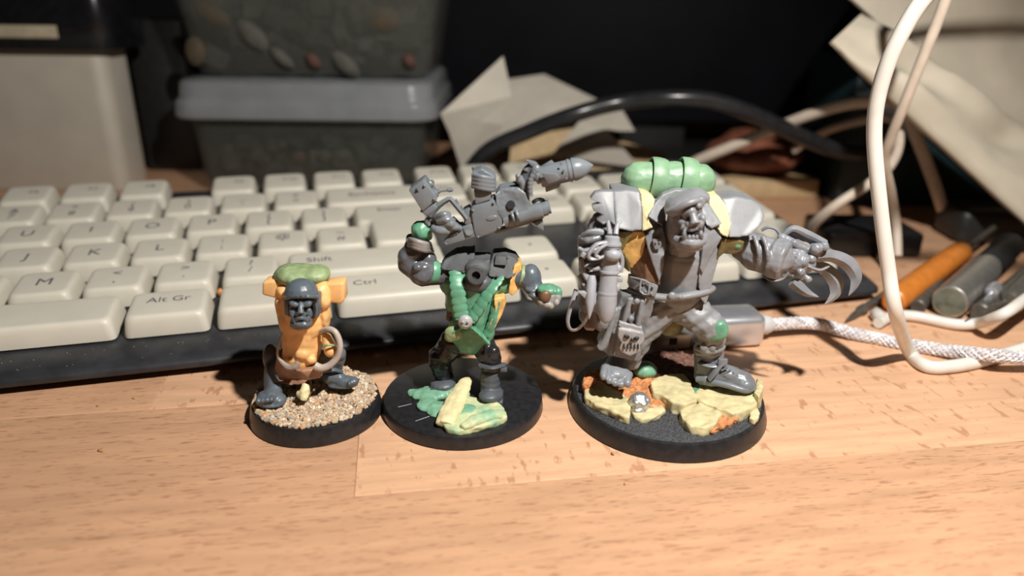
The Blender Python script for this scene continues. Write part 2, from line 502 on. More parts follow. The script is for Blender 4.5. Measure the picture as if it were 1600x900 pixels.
def key(c0, wid, row, txt='', size=.5, dx=0, dy=.0, h=1.0, rowh=0):
    gap = .19
    W, H = wid * U - gap, h * U - gap
    poly = [(-W / 2, -H / 2), (W / 2, -H / 2), (W / 2, H / 2), (-W / 2, H / 2)]
    o = bpy.data.objects.new('key', key_mesh(poly)); COL.objects.link(o); o.parent = kb
    o.location = ((c0 + wid / 2) * U, (row + (h - 1) / 2) * U, 0)
    # keys lean slightly from row to row
    o.rotation_euler = (radians((row - 2) * .8), 0, 0)
    if txt:
        t = bpy.data.objects.new('legend', text_mesh(txt, size)); COL.objects.link(t); t.parent = o
        t.location = (dx, dy, .002)
    return o
# bottom row
x = 0
for w_, t in ((1.25, 'Ctrl'), (1.25, ''), (1.25, 'Alt'), (6.25, ''), (1.25, 'Alt Gr'), (1.75, ''), (2.0, 'Ctrl')):
    key(x, w_, 0, t, .44, dx=0 if t != 'Ctrl' else -w_ * U * .25, dy=.16); x += w_
key(0, 1.25, 1, 'Shift', .44)
for i, t in enumerate(['|\n\\', 'Z', 'X', 'C', 'V', 'B', 'N', 'M', '<\n,', '>\n.', '?\n/']):
    key(1.25 + i, 1, 1, t, .62 if len(t) == 1 else .5)
key(12.25, 2.75, 1, 'Shift', .46, dx=-1.5, dy=.1)
key(0, 1.75, 2, 'Caps', .44)
for i, t in enumerate(['A', 'S', 'D', 'F', 'G', 'H', 'J', 'K', 'L', ':\n;', '@\n\'', '~\n#']):
    key(1.75 + i, 1, 2, t, .62 if len(t) == 1 else .5)
key(0, 1.5, 3, 'Tab', .44)
for i, t in enumerate(['Q', 'W', 'E', 'R', 'T', 'Y', 'U', 'I', 'O', 'P', '{\n[', '}\n]']):
    key(1.5 + i, 1, 3, t, .62 if len(t) == 1 else .5)
# two-row return key
W = .095
poly = [(13.75 * U + W, 1.5 * U + W), (15 * U - W, 1.5 * U + W), (15 * U - W, 3.5 * U - W), (13.5 * U + W, 3.5 * U - W), (13.5 * U + W, 2.5 * U + W), (13.75 * U + W, 2.5 * U + W)]
o = bpy.data.objects.new('key', key_mesh(poly)); COL.objects.link(o); o.parent = kb
t = bpy.data.objects.new('legend', text_mesh('Enter', .42)); COL.objects.link(t); t.parent = o; t.location = (14.25 * U, 3.1 * U, .002)
for i, t in enumerate(['\u00ac\n`', '!\n1', '"\n2', '\u00a3\n3', '$\n4', '%\n5', '^\n6', '&\n7', '*\n8', '(\n9', ')\n0', '_\n-', '+\n=']):
    key(i, 1, 4, t, .5)
key(13, 2, 4, 'Backspace', .44)
for c_, t in ((0, 'Esc'), (1.9, 'F1'), (2.95, 'F2'), (4.0, 'F3'), (5.05, 'F4'), (5.85 + .05, 'F5'), (6.95, 'F6'), (8.0, 'F7'), (9.05, 'F8'), (10.76, 'F9'), (11.78, 'F10'), (12.8, 'F11'), (13.82, 'F12'), (14.98, 'PrtSc'), (16.0, 'ScrLk'), (17.02, 'Pause')):
    if c_ == 5.9: continue
    key(c_, 1, 5.08, t, .36, dx=.22, dy=.1)
key(5.9, 1, 5.08, 'F5', .36, dx=.22, dy=.1)
for i, t in enumerate(['Ins', 'Home', 'PgUp']): key(15 + i, 1, 4, t, .34, dy=.2)
for i, t in enumerate(['Del', 'End', 'PgDn']): key(15 + i, 1, 3, t, .34, dy=.2)
key(16, 1, 1, '\u2022', .5)
key(15, 1, 0); key(16, 1, 0, '\u2022', .5); key(17, 1, 0)
for r_, row in enumerate([['0', None, '.'], ['1', '2', '3'], ['4', '5', '6'], ['7', '8', '9'], ['Num', '/', '*']]):
    for i, t in enumerate(row):
        if t is None: continue
        if t == '0': key(18, 2, 0, t, .55)
        else: key(18 + i, 1, r_, t, .55 if len(t) < 2 else .36)
key(21, 1, 0, 'Enter', .32, h=2); key(21, 1, 2, '+', .55, h=2); key(21, 1, 4, '-', .55)
g = G(); g.ell(KM @ V((11.25 * U + .05, .62 * U, -.45)), (.10, .10, .12), n=8, m=6)
tag(g.build('food_crumb', ORC, None, nz=.03, ns=12), 'small orange crumb caught between two keyboard keys', 'crumb')
# ------------------------------------------------------------------ figure bases
def base_part(root, c, R, Rt, h, material=None, top=None):
    g = G()
    g.lathe([(0, R * .985), (.03, R), (.06, R), (h - .05, Rt + .02), (h - .015, Rt), (h, Rt - .05)], (c[0], c[1], 0), (c[0], c[1], 1), seg=72)
    b = g.build('base', BASEM, root, sharp=25)
    if top:
        g = G(); g.lathe([(0, Rt - .07), (.012, Rt - .09)], (c[0], c[1], h), (c[0], c[1], h + 1), seg=60); g.build('base_top', top, b)
    return b

def scatter_disc(n, R, rr):
    out = []
    for i in range(n):
        a = rr.uniform(0, 2 * pi); q = R * sqrt(rr.random()); out.append((q * cos(a), q * sin(a)))
    return out

# ================================================================== LEFT: small helmeted figure on sand
LC = (-4.76, 15.86)
fl = thing('miniature_figure', 'smallest miniature figure, orange body and dark helmet, on a sand-covered base', 'figurine', (LC[0], LC[1], 0), 'converted toy miniatures on round bases')
F1 = Fig(fl, 15.85)
base_part(fl, LC, 1.59, 1.50, .46)
g = G(); rr = random.Random(11)
for (x, y) in scatter_disc(2900, 1.45, rr):
    s_ = rr.choice((.03, .036, .044, .052, .062, .075)) * rr.uniform(.8, 1.1)
    hill = .16 * math.exp(-((x - .05) ** 2 + (y - .45) ** 2) / .5) + .05 * noise.noise(V((x * 2.2, y * 2.2, 1)))
    g.ell((LC[0] + x, LC[1] + y, .47 + hill * rr.uniform(.3, 1) + s_ * .35), (s_, s_ * rr.uniform(.7, 1.2), s_ * rr.uniform(.6, 1)), a=rr.uniform(0, 180), n=5, m=4, tilt=rr.uniform(0, 90))
o = g.build('sand', SAND, fl, sharp=30); o['kind'] = 'stuff'; o['label'] = 'coarse tan sand glued on the base'
g = G(); g.lathe([(0, 1.49), (.02, 1.4), (.03, .6), (.035, .1)], (LC[0], LC[1], .44), (LC[0], LC[1], 2), seg=40); g.build('sand_bed', mat('sand_bed', (.30, .21, .13), .9, .3, 9, .6, 20), fl)
# torso
g = G(F1)
g.cap((474, 472, 0), (472, 548, -.02), 38, 31); g.ell((474, 462, .05), (43, 30, 30)); g.ell((470, 556, -.05), (32, 28, 24)); g.ell((472, 500, -.1), (38, 30, 40))
g.ell((447, 452, -.05), (16, 20, 14)); g.ell((503, 455, -.1), (17, 20, 18)); g.ell((505, 470, -.25), (12, 12, 16)); g.ell((440, 480, -.05), (9, 18, 30)); g.ell((508, 490, -.1), (8, 16, 26))
for (x, y, r) in ((472, 552, 14), (456, 562, 9), (486, 562, 9)):
    g.ell((x, y, -.38), (r, r * .8, r * .8))
g.build('torso', ORANGE, fl, remesh=.024, smooth=8, nz=.022, ns=3.0, disp=lambda p: .006 * noise.noise(p * 9))
for nm, poly in (('arm_stump', [(410, 441, -.2), (428, 439, -.2), (441, 440, -.2), (444, 462, -.2), (428, 467, -.2), (409, 461, -.2)]), ('arm_stump', [(508, 444, -.2), (536, 442, -.2), (538, 468, -.2), (534, 476, -.2), (512, 474, -.2), (506, 462, -.2)])):
    g = G(F1); g.ext(poly, .45); g.build(nm, ORANGE, fl, bevel=.06, seg=3, nz=.012, ns=7)
# green cap of putty behind the neck
g = G(F1); g.ell((471, 430, .12), (45, 32, 16)); g.ell((455, 427, .1), (26, 30, 14)); g.ell((492, 428, .1), (25, 28, 13)); g.box((471, 446, .15), (82, 44, 20))
g.build('hunched_back', GREENS, fl, remesh=.028, smooth=5, nz=.02, ns=4)
# helmet and face
g = G(F1)
g.ell((471, 458, -.50), (26, 25, 23)); g.lathe([(0, 25), (14, 26), (30, 25)], (471, 488, -.40), (471, 400, -.40), seg=24)
g.build('helmet', GREYB, fl, remesh=.022, smooth=3, disp=None)
h_ = G(F1)
h_.tube([(446, 466, -.72), (456, 464, -.92), (471, 463, -1.0), (486, 463, -.94), (496, 465, -.74)], 3.2, 8); hb = h_.build('helmet_rim', GREYB, fl)
for (x, y, dy) in ((450, 465, -.86), (457, 463, -.96), (464, 462.5, -1.02), (471, 462, -1.05), (478, 462, -1.03), (485, 462, -.98), (491, 463, -.90)):
    r_ = G(F1); r_.ell((x, y, dy), 1.5, n=6, m=4); r_.build('rivet', GREYB, hb)
g = G(F1)     # side flaps and dark tubes standing in for shade under the rim
q = G(F1); q.tube([(450, 470, -.76), (458, 469, -.88), (471, 468.5, -.93), (484, 469, -.88), (492, 470, -.76)], 3.2, 8); q.build('rim_shade', HOLE_SHADE, hb)
q = G(F1); q.tube([(489, 470, -.76), (491, 484, -.74), (489, 497, -.72)], 2.6, 8); q.build('rim_shade', HOLE_SHADE, hb)
g.ext([(487, 466, -.78), (497, 464, -.7), (499, 494, -.62), (488, 500, -.7)], .5); g.build('ear_flap', GREYB, fl, bevel=.04)
g = G(F1); g.ext([(443, 468, -.7), (451, 470, -.78), (451, 496, -.75), (444, 493, -.65)], .5); g.build('ear_flap', GREYB, fl, bevel=.04)
g = G(F1)
g.ell((470, 487, -.70), (17, 16, 25)); g.ell((470, 505, -.84), (17, 16, 10)); g.ell((470, 496, -.84), (13, 14, 9)); g.tube([(462, 478, -.9), (458, 488, -.93), (457, 498, -.9)], 2.6, 6); g.tube([(478, 478, -.9), (482, 488, -.93), (483, 498, -.9)], 2.6, 6); g.ell((460, 475, -.95), (8, 6, 5), a=15); g.ell((480, 475, -.95), (8, 6, 5), a=-15)
g.tube([(470, 472, -.95), (470, 482, -1.05), (470, 490, -1.1)], [3, 4, 6]); g.ell((465, 491, -1.05), 4); g.ell((475, 491, -1.05), 4)
g.ell((457, 489, -.92), (5, 5, 9)); g.ell((483, 489, -.92), (5, 5, 9)); g.tube([(456, 500, -.95), (463, 498, -1.05), (470, 497, -1.1), (478, 498, -1.05), (484, 500, -.95)], 3)
g.tube([(456, 508, -.95), (463, 507, -1.05), (470, 507, -1.08), (478, 507, -1.05), (484, 508, -.95)], 4)
for x in (460, 465, 470, 475, 480): g.ell((x, 502, -1.06), (2.2, 2, 3.5), n=6, m=5)
fc = g.build('face', GREYB, fl, remesh=.016, smooth=1, nz=.006, ns=14)
for (x, a) in ((460.5, 15), (479.5, -15)):
    q = G(F1); q.ell((x, 480, -.915), (5, 3, 2.6), a=a, n=8, m=6); q.build('eye_shade', HOLE_SHADE, fc)  # dark ellipsoids painting in the shade under the brows
q = G(F1); q.tube([(458, 503.5, -.98), (470, 502.5, -1.08), (482, 503.5, -.98)], 1.5, 6); q.build('mouth', HOLE_SHADE, fc)
# hose loop at the hip
g = G(F1); g.tube([(500, 518, -.25), (512, 514, -.42), (524, 519, -.5), (531, 537, -.55), (528, 556, -.58), (516, 570, -.6), (503, 575, -.62), (493, 572, -.6)], [4, 4.5, 4.8, 5, 5, 5.5, 6, 7], 10); g.build('hose_loop', mat('pale_grey_putty', (.46, .40, .35), .45), fl)
g = G(F1); g.tube([(441, 520, -.5), (434, 545, -.55), (436, 560, -.6), (450, 573, -.68), (461, 572, -.68), (466, 566, -.66)], [1.5, 2, 2.5, 5, 6, 4], 8); g.build('hose_stub', mat('taupe_putty', (.30, .25, .21), .45), fl)
g = G(F1); g.cap((512, 532, -.3), (517, 548, -.38), 9, 11); g.ell((511, 528, -.3), 8); g.build('hip_pouch', ORANGE, fl, remesh=.024, smooth=3)
g = G(F1); g.tube([(505, 541, -.56), (513, 539, -.6), (523, 540, -.5)], 2, 6); g.build('pouch_strap', GREENS, fl)
# skirt hem, legs, boots
g = G(F1); g.ext([(432, 558, -.35), (450, 578, -.52), (470, 580, -.58), (490, 578, -.55), (503, 574, -.45), (500, 592, -.42), (486, 594, -.5), (470, 601, -.52), (452, 603, -.5), (438, 600, -.4), (424, 590, -.2)], .75)
g.build('skirt_hem', mat('tan_skirt', (.34, .19, .12), .45, .2), fl, remesh=.03, smooth=4, nz=.02, ns=4)
g = G(F1); g.cap((452, 560, .1), (428, 578, -.1), 22, 16); g.cap((428, 578, -.1), (425, 612, -.35), 16, 13); g.ell((424, 560, .1), (14, 16, 26)); g.build('leg', GREYD, fl, remesh=.03, smooth=3)  # darker grey than the other leg, torso shade put into it
g = G(F1); g.cap((495, 560, .1), (528, 560, .0), 18, 13); g.cap((528, 556, .0), (520, 586, .2), 13, 12); g.ell((530, 552, -.1), (12, 12, 10)); g.build('leg', GREYB, fl, remesh=.03, smooth=2, nz=.02, ns=5)
g = G(F1); g.tube([(500, 580, -.1), (520, 577, -.12), (533, 580, .05)], 6, 8, flat=(1, .6)); g.build('knee_strap', GREYB, fl)
g = G(F1); g.cap((428, 612, -.45), (424, 622, -.6), 14, 16); g.ell((413, 622, -.65), (13, 16, 11)); g.ell((436, 624, -.6), (12, 14, 9)); g.ell((424, 628, -.62), (24, 18, 6))
for i in range(4): g.ell((404 + i * 7, 626 - i, -.85 + i * .02), (4.5, 7, 5))
g.build('boot', GREYB, fl, remesh=.024, smooth=2, nz=.01, ns=7)
g = G(F1); g.cap((515, 588, .05), (530, 592, .0), 13, 12); g.ell((540, 596, -.05), (20, 12, 10)); g.ell((535, 601, -.03), (26, 13, 5)); g.ell((552, 596, -.08), (9, 10, 8))
for i in range(4): g.ell((546 + i * 4, 599 - i * 1.5, -.22 + i * .06), (3.5, 5, 4))
g.build('boot', GREYB, fl, remesh=.024, smooth=2, nz=.01, ns=7)
g = G(F1); g.tube([(478, 600, -.45), (476, 612, -.55), (474, 626, -.66)], [6, 8, 6]); g.ell((470, 616, -.55), (8, 7, 7)); g.build('putty_lump', YELC, fl, remesh=.026, smooth=2, nz=.02, ns=8)
g = G(F1); g.ext([(467, 600, -.3), (482, 600, -.3), (484, 624, -.55), (468, 624, -.55)], .35); g.build('skirt_tab', BROWNP, fl, bevel=.05)

# ================================================================== MIDDLE: headless figure with a raised launcher
MC = (-1.19, 16.25)
fm = thing('miniature_figure', 'headless miniature figure in green vest raising a big rocket launcher, on plain black base', 'figurine', (MC[0], MC[1], 0), 'converted toy miniatures on round bases')
F2 = Fig(fm, 16.3)
bm_ = base_part(fm, MC, 2.0, 1.95, .34)
g = G(F2); g.ext([(708, 685.5, -1.86), (743, 684.5, -1.86), (743, 688.5, -1.87), (708, 689, -1.87)], .02); g.build('rim_scuff', SCRATCH, bm_)
for (a, b) in (((622, 636), (643, 631)), ((649, 658), (672, 650))):
    p, q = atz(a[0], a[1], .345), atz(b[0], b[1], .345); gg = G(); gg.tube([p, q], .008, 5); gg.build('scratch', SCRATCH, bm_)
# putty swirl
g = G(F2)
def lump(g, pts, z0=.34):
    for (x, y, r, hgt) in pts:
        p = atz(x, y, z0 + hgt * .3); g2 = g; s_ = r * F2.k
        fig, g.fig = g.fig, None; g.ell(p, (s_, s_ * 1.25, max(.05, hgt)), n=12, m=7); g.fig = fig
g = G(F2); lump(g, [(645, 614, 10, .08), (656, 616, 15, .10), (670, 616, 20, .12), (688, 612, 20, .15), (704, 610, 16, .16), (668, 632, 18, .10), (685, 640, 20, .12)])
g.build('putty', TEALP, fm, remesh=.03, smooth=3, nz=.035, ns=3.5, label='mint green putty smear')
def slab_on(root, name, mt, pts, hgt, z0, **kw):
    """a slab lying on a base; pts is its outline seen from above the desk"""
    q = G(); top = [atz(x, y, z0 + hgt) for (x, y) in pts]; n = len(top)
    B = [p + V((0, 0, -hgt - .03)) for p in top]
    q.add(top + B, [tuple(range(n)), tuple(range(2 * n - 1, n - 1, -1))] + [(i, i + n, (i + 1) % n + n, (i + 1) % n) for i in range(n)])
    kw.setdefault('remesh', .03); kw.setdefault('smooth', 8); kw.setdefault('nz', .05); kw.setdefault('ns', 3.2)
    return q.build(name, mt, root, **kw)
slab_on(fm, 'putty', YELM, [(690, 658), (697, 636), (712, 610), (724, 594), (732, 596), (733, 618), (748, 622), (772, 624), (788, 636), (793, 650), (770, 660), (742, 668), (714, 672), (696, 668)], .15, .34, label='flat cream and mint putty patch')
g = G(); g.tube([atz(694, 664, .47), atz(704, 642, .56), atz(717, 617, .66), atz(727, 598, .76), atz(731, 590, .70)], [.22, .27, .24, .17, .07], 10, flat=(1, .5))
g.build('putty', YELC, fm, remesh=.028, smooth=3, nz=.025, ns=4, label='cream putty ridge')
g = G(); g.tube([atz(722, 668, .5), atz(745, 656, .55), atz(768, 648, .55), atz(784, 650, .48)], [.10, .17, .17, .1], 10, flat=(1, .7)); g.build('putty', YELM, fm, remesh=.028, smooth=3, nz=.03, ns=4, label='mint-streaked putty fold')
g = G(); g.ell(atz(731, 640, .48), (.22, .24, .07), n=12, m=7); g.build('putty', TEALP, fm, remesh=.026, smooth=2, nz=.02, ns=4, label='green putty hollow')
# legs
g = G(F2); g.ell((727, 532, .1), (42, 30, 22)); g.cap((708, 535, .1), (686, 562, .05), 23, 19); g.cap((686, 562, .05), (695, 592, .3), 19, 15); g.ell((682, 556, .0), (14, 16, 14))
g.build('leg', BLKP, fm, remesh=.028, smooth=3, nz=.022, ns=4.5)
g = G(F2); g.cap((750, 532, .0), (768, 562, -.2), 22, 17); g.cap((768, 560, -.2), (766, 592, -.2), 17, 14); g.ell((771, 552, -.3), (12, 12, 14))
g.build('leg', BLKP, fm, remesh=.028, smooth=3, nz=.022, ns=4.5)
g = G(F2); g.tube([(751, 571, -.35), (768, 575, -.55), (785, 571, -.35), (786, 569, -.1), (768, 570, .1), (750, 570, -.1), (751, 571, -.35)], 4.5, 8, flat=(1, .7)); sb = g.build('boot_strap', GREYD, fm)
g = G(F2); g.box((787, 577, -.4), (11, 10, 6)); g.build('buckle', GREYD, sb, bevel=.02)
g = G(F2); g.cap((766, 585, -.25), (766, 612, -.3), 16, 17); g.ell((768, 616, -.45), (20, 24, 10)); g.ell((764, 618, -.6), (17, 16, 8)); g.box((768, 621, -.38), (38, 42, 7))
g.build('boot', GREYD, fm, remesh=.024, smooth=2, disp=lambda p: .005 * sin(p.z * 42))
g = G(F2); g.cap((695, 590, .35), (694, 597, .25), 16, 15); g.ell((692, 599, .1), (22, 22, 9)); g.box((692, 603, .12), (42, 40, 6))
g.build('boot', GREYD, fm, remesh=.024, smooth=2)
# torso
g = G(F2); g.cap((742, 440, .1), (735, 520, .05), 44, 36); g.ell((738, 470, -.05), (44, 30, 50)); g.ell((735, 520, .0), (40, 32, 22)); g.ell((702, 440, .1), (16, 24, 22)); g.ell((785, 440, .1), (20, 24, 20))
g.build('vest', GREEN, fm, remesh=.028, smooth=4, nz=.018, ns=4)
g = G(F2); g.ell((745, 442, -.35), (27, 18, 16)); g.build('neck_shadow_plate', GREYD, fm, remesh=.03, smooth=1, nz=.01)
def ribbed(g, pts, wd, th, fig, n=9):
    Q, T = spline([fig.P(p) for p in pts], 14)
    for i in range(len(Q) - 1):
        pass
    fg, g.fig = g.fig, None
    k = [fig.k * wd * (.94 + .06 * (1 if (i % 6) < 4 else -1)) for i in range(len(Q))]
    g.tube(Q, k, 10, raw=True, flat=(1, th)); g.fig = fg
g = G(F2); ribbed(g, [(713, 424, -.30), (715, 448, -.58), (718, 475, -.66), (722, 497, -.66)], 11.5, .32, F2); g.build('harness_strap', GREEN, fm, sharp=60)
g = G(F2); ribbed(g, [(781, 431, -.30), (766, 452, -.56), (750, 478, -.66), (736, 498, -.66)], 11.5, .32, F2); g.build('harness_strap', GREEN, fm, sharp=60)
g = G(F2); ribbed(g, [(722, 508, -.62), (710, 516, -.6), (699, 522, -.48)], 10, .35, F2); g.build('harness_strap', GREEN, fm, sharp=60)
g = G(F2); ribbed(g, [(734, 508, -.64), (748, 520, -.58), (762, 534, -.46)], 11, .35, F2); g.build('harness_strap', GREEN, fm, sharp=60)
g = G(F2); ribbed(g, [(775, 470, -.42), (770, 500, -.52), (760, 525, -.5)], 8, .35, F2); g.build('harness_strap', GREEN, fm, sharp=60)
g = G(F2); g.ell((709, 521, -.62), (15, 8, 12), a=10); g.ell((704, 526, -.6), (10, 8, 9)); g.build('belt_pouch', GREENS, fm, remesh=.025, smooth=2)
g = G(F2); g.ell((727, 503, -.78), (11.5, 8, 11.5), n=18, m=12); g.ell((723, 503, -.92), 2.2, n=6, m=4); g.ell((731, 503, -.92), 2.2, n=6, m=4); g.tube([(722, 509, -.9), (727, 510, -.94), (732, 509, -.9)], 1.2, 6); bk = g.build('buckle', mat('pale_grey_cast', (.38, .38, .38), .3, .15), fm, sharp=60)
# flank patches
g = G(F2); g.ext([(771, 467, -.52), (788, 464, -.42), (791, 474, -.38), (784, 492, -.42), (773, 514, -.5), (762, 520, -.56), (766, 505, -.56), (774, 488, -.55)], .3); g.build('flank_patch', OCHRE, fm, remesh=.024, smooth=3, nz=.015, label='ochre putty patch on the flank')
g = G(F2); g.ext([(803, 416, -.25), (813, 410, -.2), (817, 425, -.15), (812, 452, -.2), (800, 463, -.3), (794, 458, -.33), (797, 440, -.33)], .4); g.build('shoulder_patch', OCHRE, fm, remesh=.024, smooth=3, nz=.015, label='ochre putty under the shoulder plate')
g = G(F2); g.ext([(693, 425, -.1), (708, 428, -.22), (709, 470, -.35), (703, 505, -.32), (697, 500, -.2), (699, 460, -.15)], .3); g.build('side_seam', BROWNP, fm, remesh=.026, smooth=2, nz=.015, label='brown seam along the side')  # brown band down the side of the torso
# shoulder plates and neck socket
g = G(F2); g.ext([(688, 418, -.25), (694, 408, -.2), (712, 396, -.05), (741, 393, .0), (742, 403, -.2), (735, 417, -.38), (727, 427, -.42), (706, 425, -.38), (690, 423, -.3)], .5); g.build('shoulder_plate', PLATE, fm, remesh=.022, smooth=9)
g = G(F2); g.ext([(770, 398, -.05), (790, 397, -.02), (806, 403, -.02), (813, 414, -.1), (806, 430, -.3), (795, 437, -.4), (763, 433, -.45), (765, 415, -.3)], .5); sp = g.build('shoulder_plate', PLATE, fm, remesh=.022, smooth=9)
g = G(F2); g.ext([(774, 400, -.22), (793, 401, -.2), (792, 415, -.33), (772, 414, -.34)], .15); g.build('cover_plate', PLATE, sp, bevel=.025)
for (x, y, dy) in ((777, 431, -.47), (790, 433, -.44), (694, 420, -.33), (793, 403, -.22)):
    q = G(F2); q.ell((x, y, dy), 2.2, n=8, m=5); q.build('rivet', GREYD, sp)
g = G(F2); g.box((750, 412, .0), (32, 40, 26)); g.ell((746, 420, -.3), (20, 16, 16)); g.build('collar', PLATE, fm, remesh=.026, smooth=3, nz=.008, ns=8)
g = G(F2)
ring = [(-2, 14), (0, 15.5), (10, 15.5), (12, 14), (12, 7.5), (0, 7)]
g.lathe([(14, 12), (1, 15), (-5, 14.5), (-7, 12.5), (-7, 6.5), (2, 5.8), (3, .5)], (744, 430, -.62), (745, 424, .2), seg=28); g.build('neck_socket', mat('dark_cast_metal', (.07, .072, .075), .35, .2), fm, sharp=30)
g = G(F2); g.lathe([(0, 5.6), (1, 5.4)], (744, 430, -.60), (745, 424, .2), seg=18); g.build('socket_hole', HOLE_SHADE, fm)
# raised arm (left in the picture)
g = G(F2); g.cap((692, 428, .0), (662, 426, -.1), 17, 22); g.cap((660, 424, -.1), (642, 414, -.1), 23, 18); g.cap((638, 412, -.1), (645, 388, -.1), 17, 15); g.ell((637, 404, -.1), (16, 17, 20)); g.ell((660, 428, -.2), (20, 18, 15)); g.ell((668, 405, -.05), (14, 14, 14)); g.ell((645, 398, -.25), (10, 8, 8)); g.ell((652, 418, -.4), (8, 6, 6))
g.build('raised_arm', mat('dark_blue_grey_plastic', (.10, .105, .12), .24, .25, 2.0, .1, 14), fm, remesh=.026, smooth=3, nz=.012, ns=5)
g = G(F2); g.lathe([(0, 18.5), (3, 19.5), (9, 19), (12, 17.5)], (671, 424, -.12), (691, 427, 0), seg=20); g.build('arm_band', GREEN, fm, sharp=60)
g = G(F2)
for i in range(3): g.tube([(637 + i, 383 - i * 5, -.25), (648, 386 - i * 5, -.42), (664, 391 - i * 5, -.38), (672 - i, 392 - i * 6, -.15)], [3, 4.2, 4.5, 3], 8)
for i in range(2): g.tube([(637 + i, 382 - i * 5, -.1), (640, 374 - i * 5, .15), (656, 376 - i * 5, .25), (672, 388 - i * 6, .0)], 4, 8)
g.ell((654, 382, -.05), (17, 18, 9), a=20); g.ext([(668, 382, -.25), (674, 386, -.2), (678, 397, -.15), (664, 393, -.3)], .2)
g.build('wrist_wrap', mat('taupe_grey_plastic', (.22, .205, .20), .4, .2), fm, remesh=.02, smooth=1)
g = G(F2); g.ell((659, 360, -.1), (16, 16, 16), n=20, m=14); g.ell((665, 368, -.05), (11, 12, 10)); g.build('wrist_ball', GREEN, fm, remesh=.026, smooth=3, nz=.02, ns=5)
# hand on the grip
g = G(F2); g.ell((690, 348, .0), (18, 14, 14), a=20); g.tube([(676, 356, -.3), (685, 360, -.4), (694, 360, -.4), (701, 362, -.35)], [6, 7, 7, 5.5], 10)
g.tube([(681, 340, -.3), (693, 335, -.4), (702, 336, -.3)], [5, 5.5, 5], 8); g.tube([(684, 347, -.35), (698, 343, -.45), (708, 345, -.32)], [5, 5.5, 5], 8); g.tube([(690, 353, -.35), (704, 350, -.45), (714, 353, -.3)], [5, 5.5, 5], 8); g.tube([(700, 358, -.35), (710, 355, -.42), (720, 357, -.3)], [4.5, 5, 4.5], 8)
g.tube([(672, 352, -.2), (668, 345, -.2), (678, 340, -.2)], 5, 8)
g.build('hand', GREYG, fm, remesh=.018, smooth=1, nz=.006, ns=10)
# right arm and fist
g = G(F2); g.cap((805, 432, .0), (828, 436, -.1), 17, 19); g.ell((830, 432, -.1), (16, 18, 20), a=-10); g.cap((832, 445, -.15), (845, 466, -.35), 16, 12); g.tube([(822, 452, -.35), (832, 455, -.45), (841, 452, -.35)], 3, 6); g.tube([(826, 461, -.4), (835, 463, -.5), (843, 459, -.4)], 3, 6)
g.build('lowered_arm', GREYB, fm, remesh=.026, smooth=3, nz=.01)
g = G(F2); g.lathe([(0, 18), (6, 18.5), (9, 17)], (813, 431, -.05), (825, 433, -.05), seg=18); g.build('arm_band', GREENS, fm, sharp=60)
g = G(F2); g.ell((858, 462, -.5), (17, 15, 15)); g.ell((870, 462, -.55), (8, 12, 12)); 
for (x, y) in ((845, 471), (853, 475), (861, 477), (869, 472)): g.ell((x, y, -.68), (5.5, 7, 6))
g.build('fist', mat('pale_grey_hand', (.33, .33, .31), .35, .2), fm, remesh=.022, smooth=2, nz=.01, ns=7)
g = G(F2); g.ell((856, 452, -.5), (17, 15, 8)); g.ell((871, 456, -.55), (8, 10, 9)); g.build('glove_back', GREEN, fm, remesh=.024, smooth=2, nz=.02, ns=6)
g = G(F2); g.ell((852, 463, -.75), (9, 5, 9)); g.build('grip_shade', BROWNP, fm, label='brown patch painting the shade inside the fist')  # brown ellipsoid gives the shade at the centre of the fist
# --- launcher held up (child parts grouped under the launcher)
gun = thing('rocket_launcher', 'grey toy rocket launcher raised above the headless miniature figure', 'toy weapon', (MC[0] + .6, MC[1], 0))
GD = -.35
def gp(name, poly, depth, dy=0.0, mt=GREYG, bevel=.022, par=None, **kw):
    q = G(F2); q.ext([(p[0], p[1], GD + dy + (p[2] if len(p) > 2 else 0)) for p in poly], depth); return q.build(name, mt, par or gun, bevel=bevel, **kw)
body = gp('receiver', [(735, 327), (739, 322), (772, 313), (778, 325), (787, 350), (781, 359), (745, 373), (741, 362)], .6)
for (x, y) in ((739, 329), (771, 317), (747, 370), (779, 356)):
    q = G(F2); q.ell((x, y, GD - .02), 2, n=8, m=5); q.build('rivet', GREYG, body)
q = G(F2); q.ell((768, 341, GD), (9, 1.5, 4), a=-15); q.build('weld_bead', GREYG, body)
st = gp('stock', [(692, 379), (712, 360), (721, 356), (727, 375), (697, 384)], .5, .02)
gp('stock', [(722, 355), (737, 349), (745, 369), (728, 375)], .5, .03)
q = G(F2); q.lathe([(0, 6.5), (1.5, 6), (1.5, 5)], (733, 362, GD + .04), (733, 361, GD - 1), seg=18); q.build('round_boss', GREYG, st)
for (x, y) in ((697, 381), (710, 366), (714, 364)):
    q = G(F2); q.ell((x, y, GD), 1.7, n=8, m=5); q.build('rivet', GREYG, st)
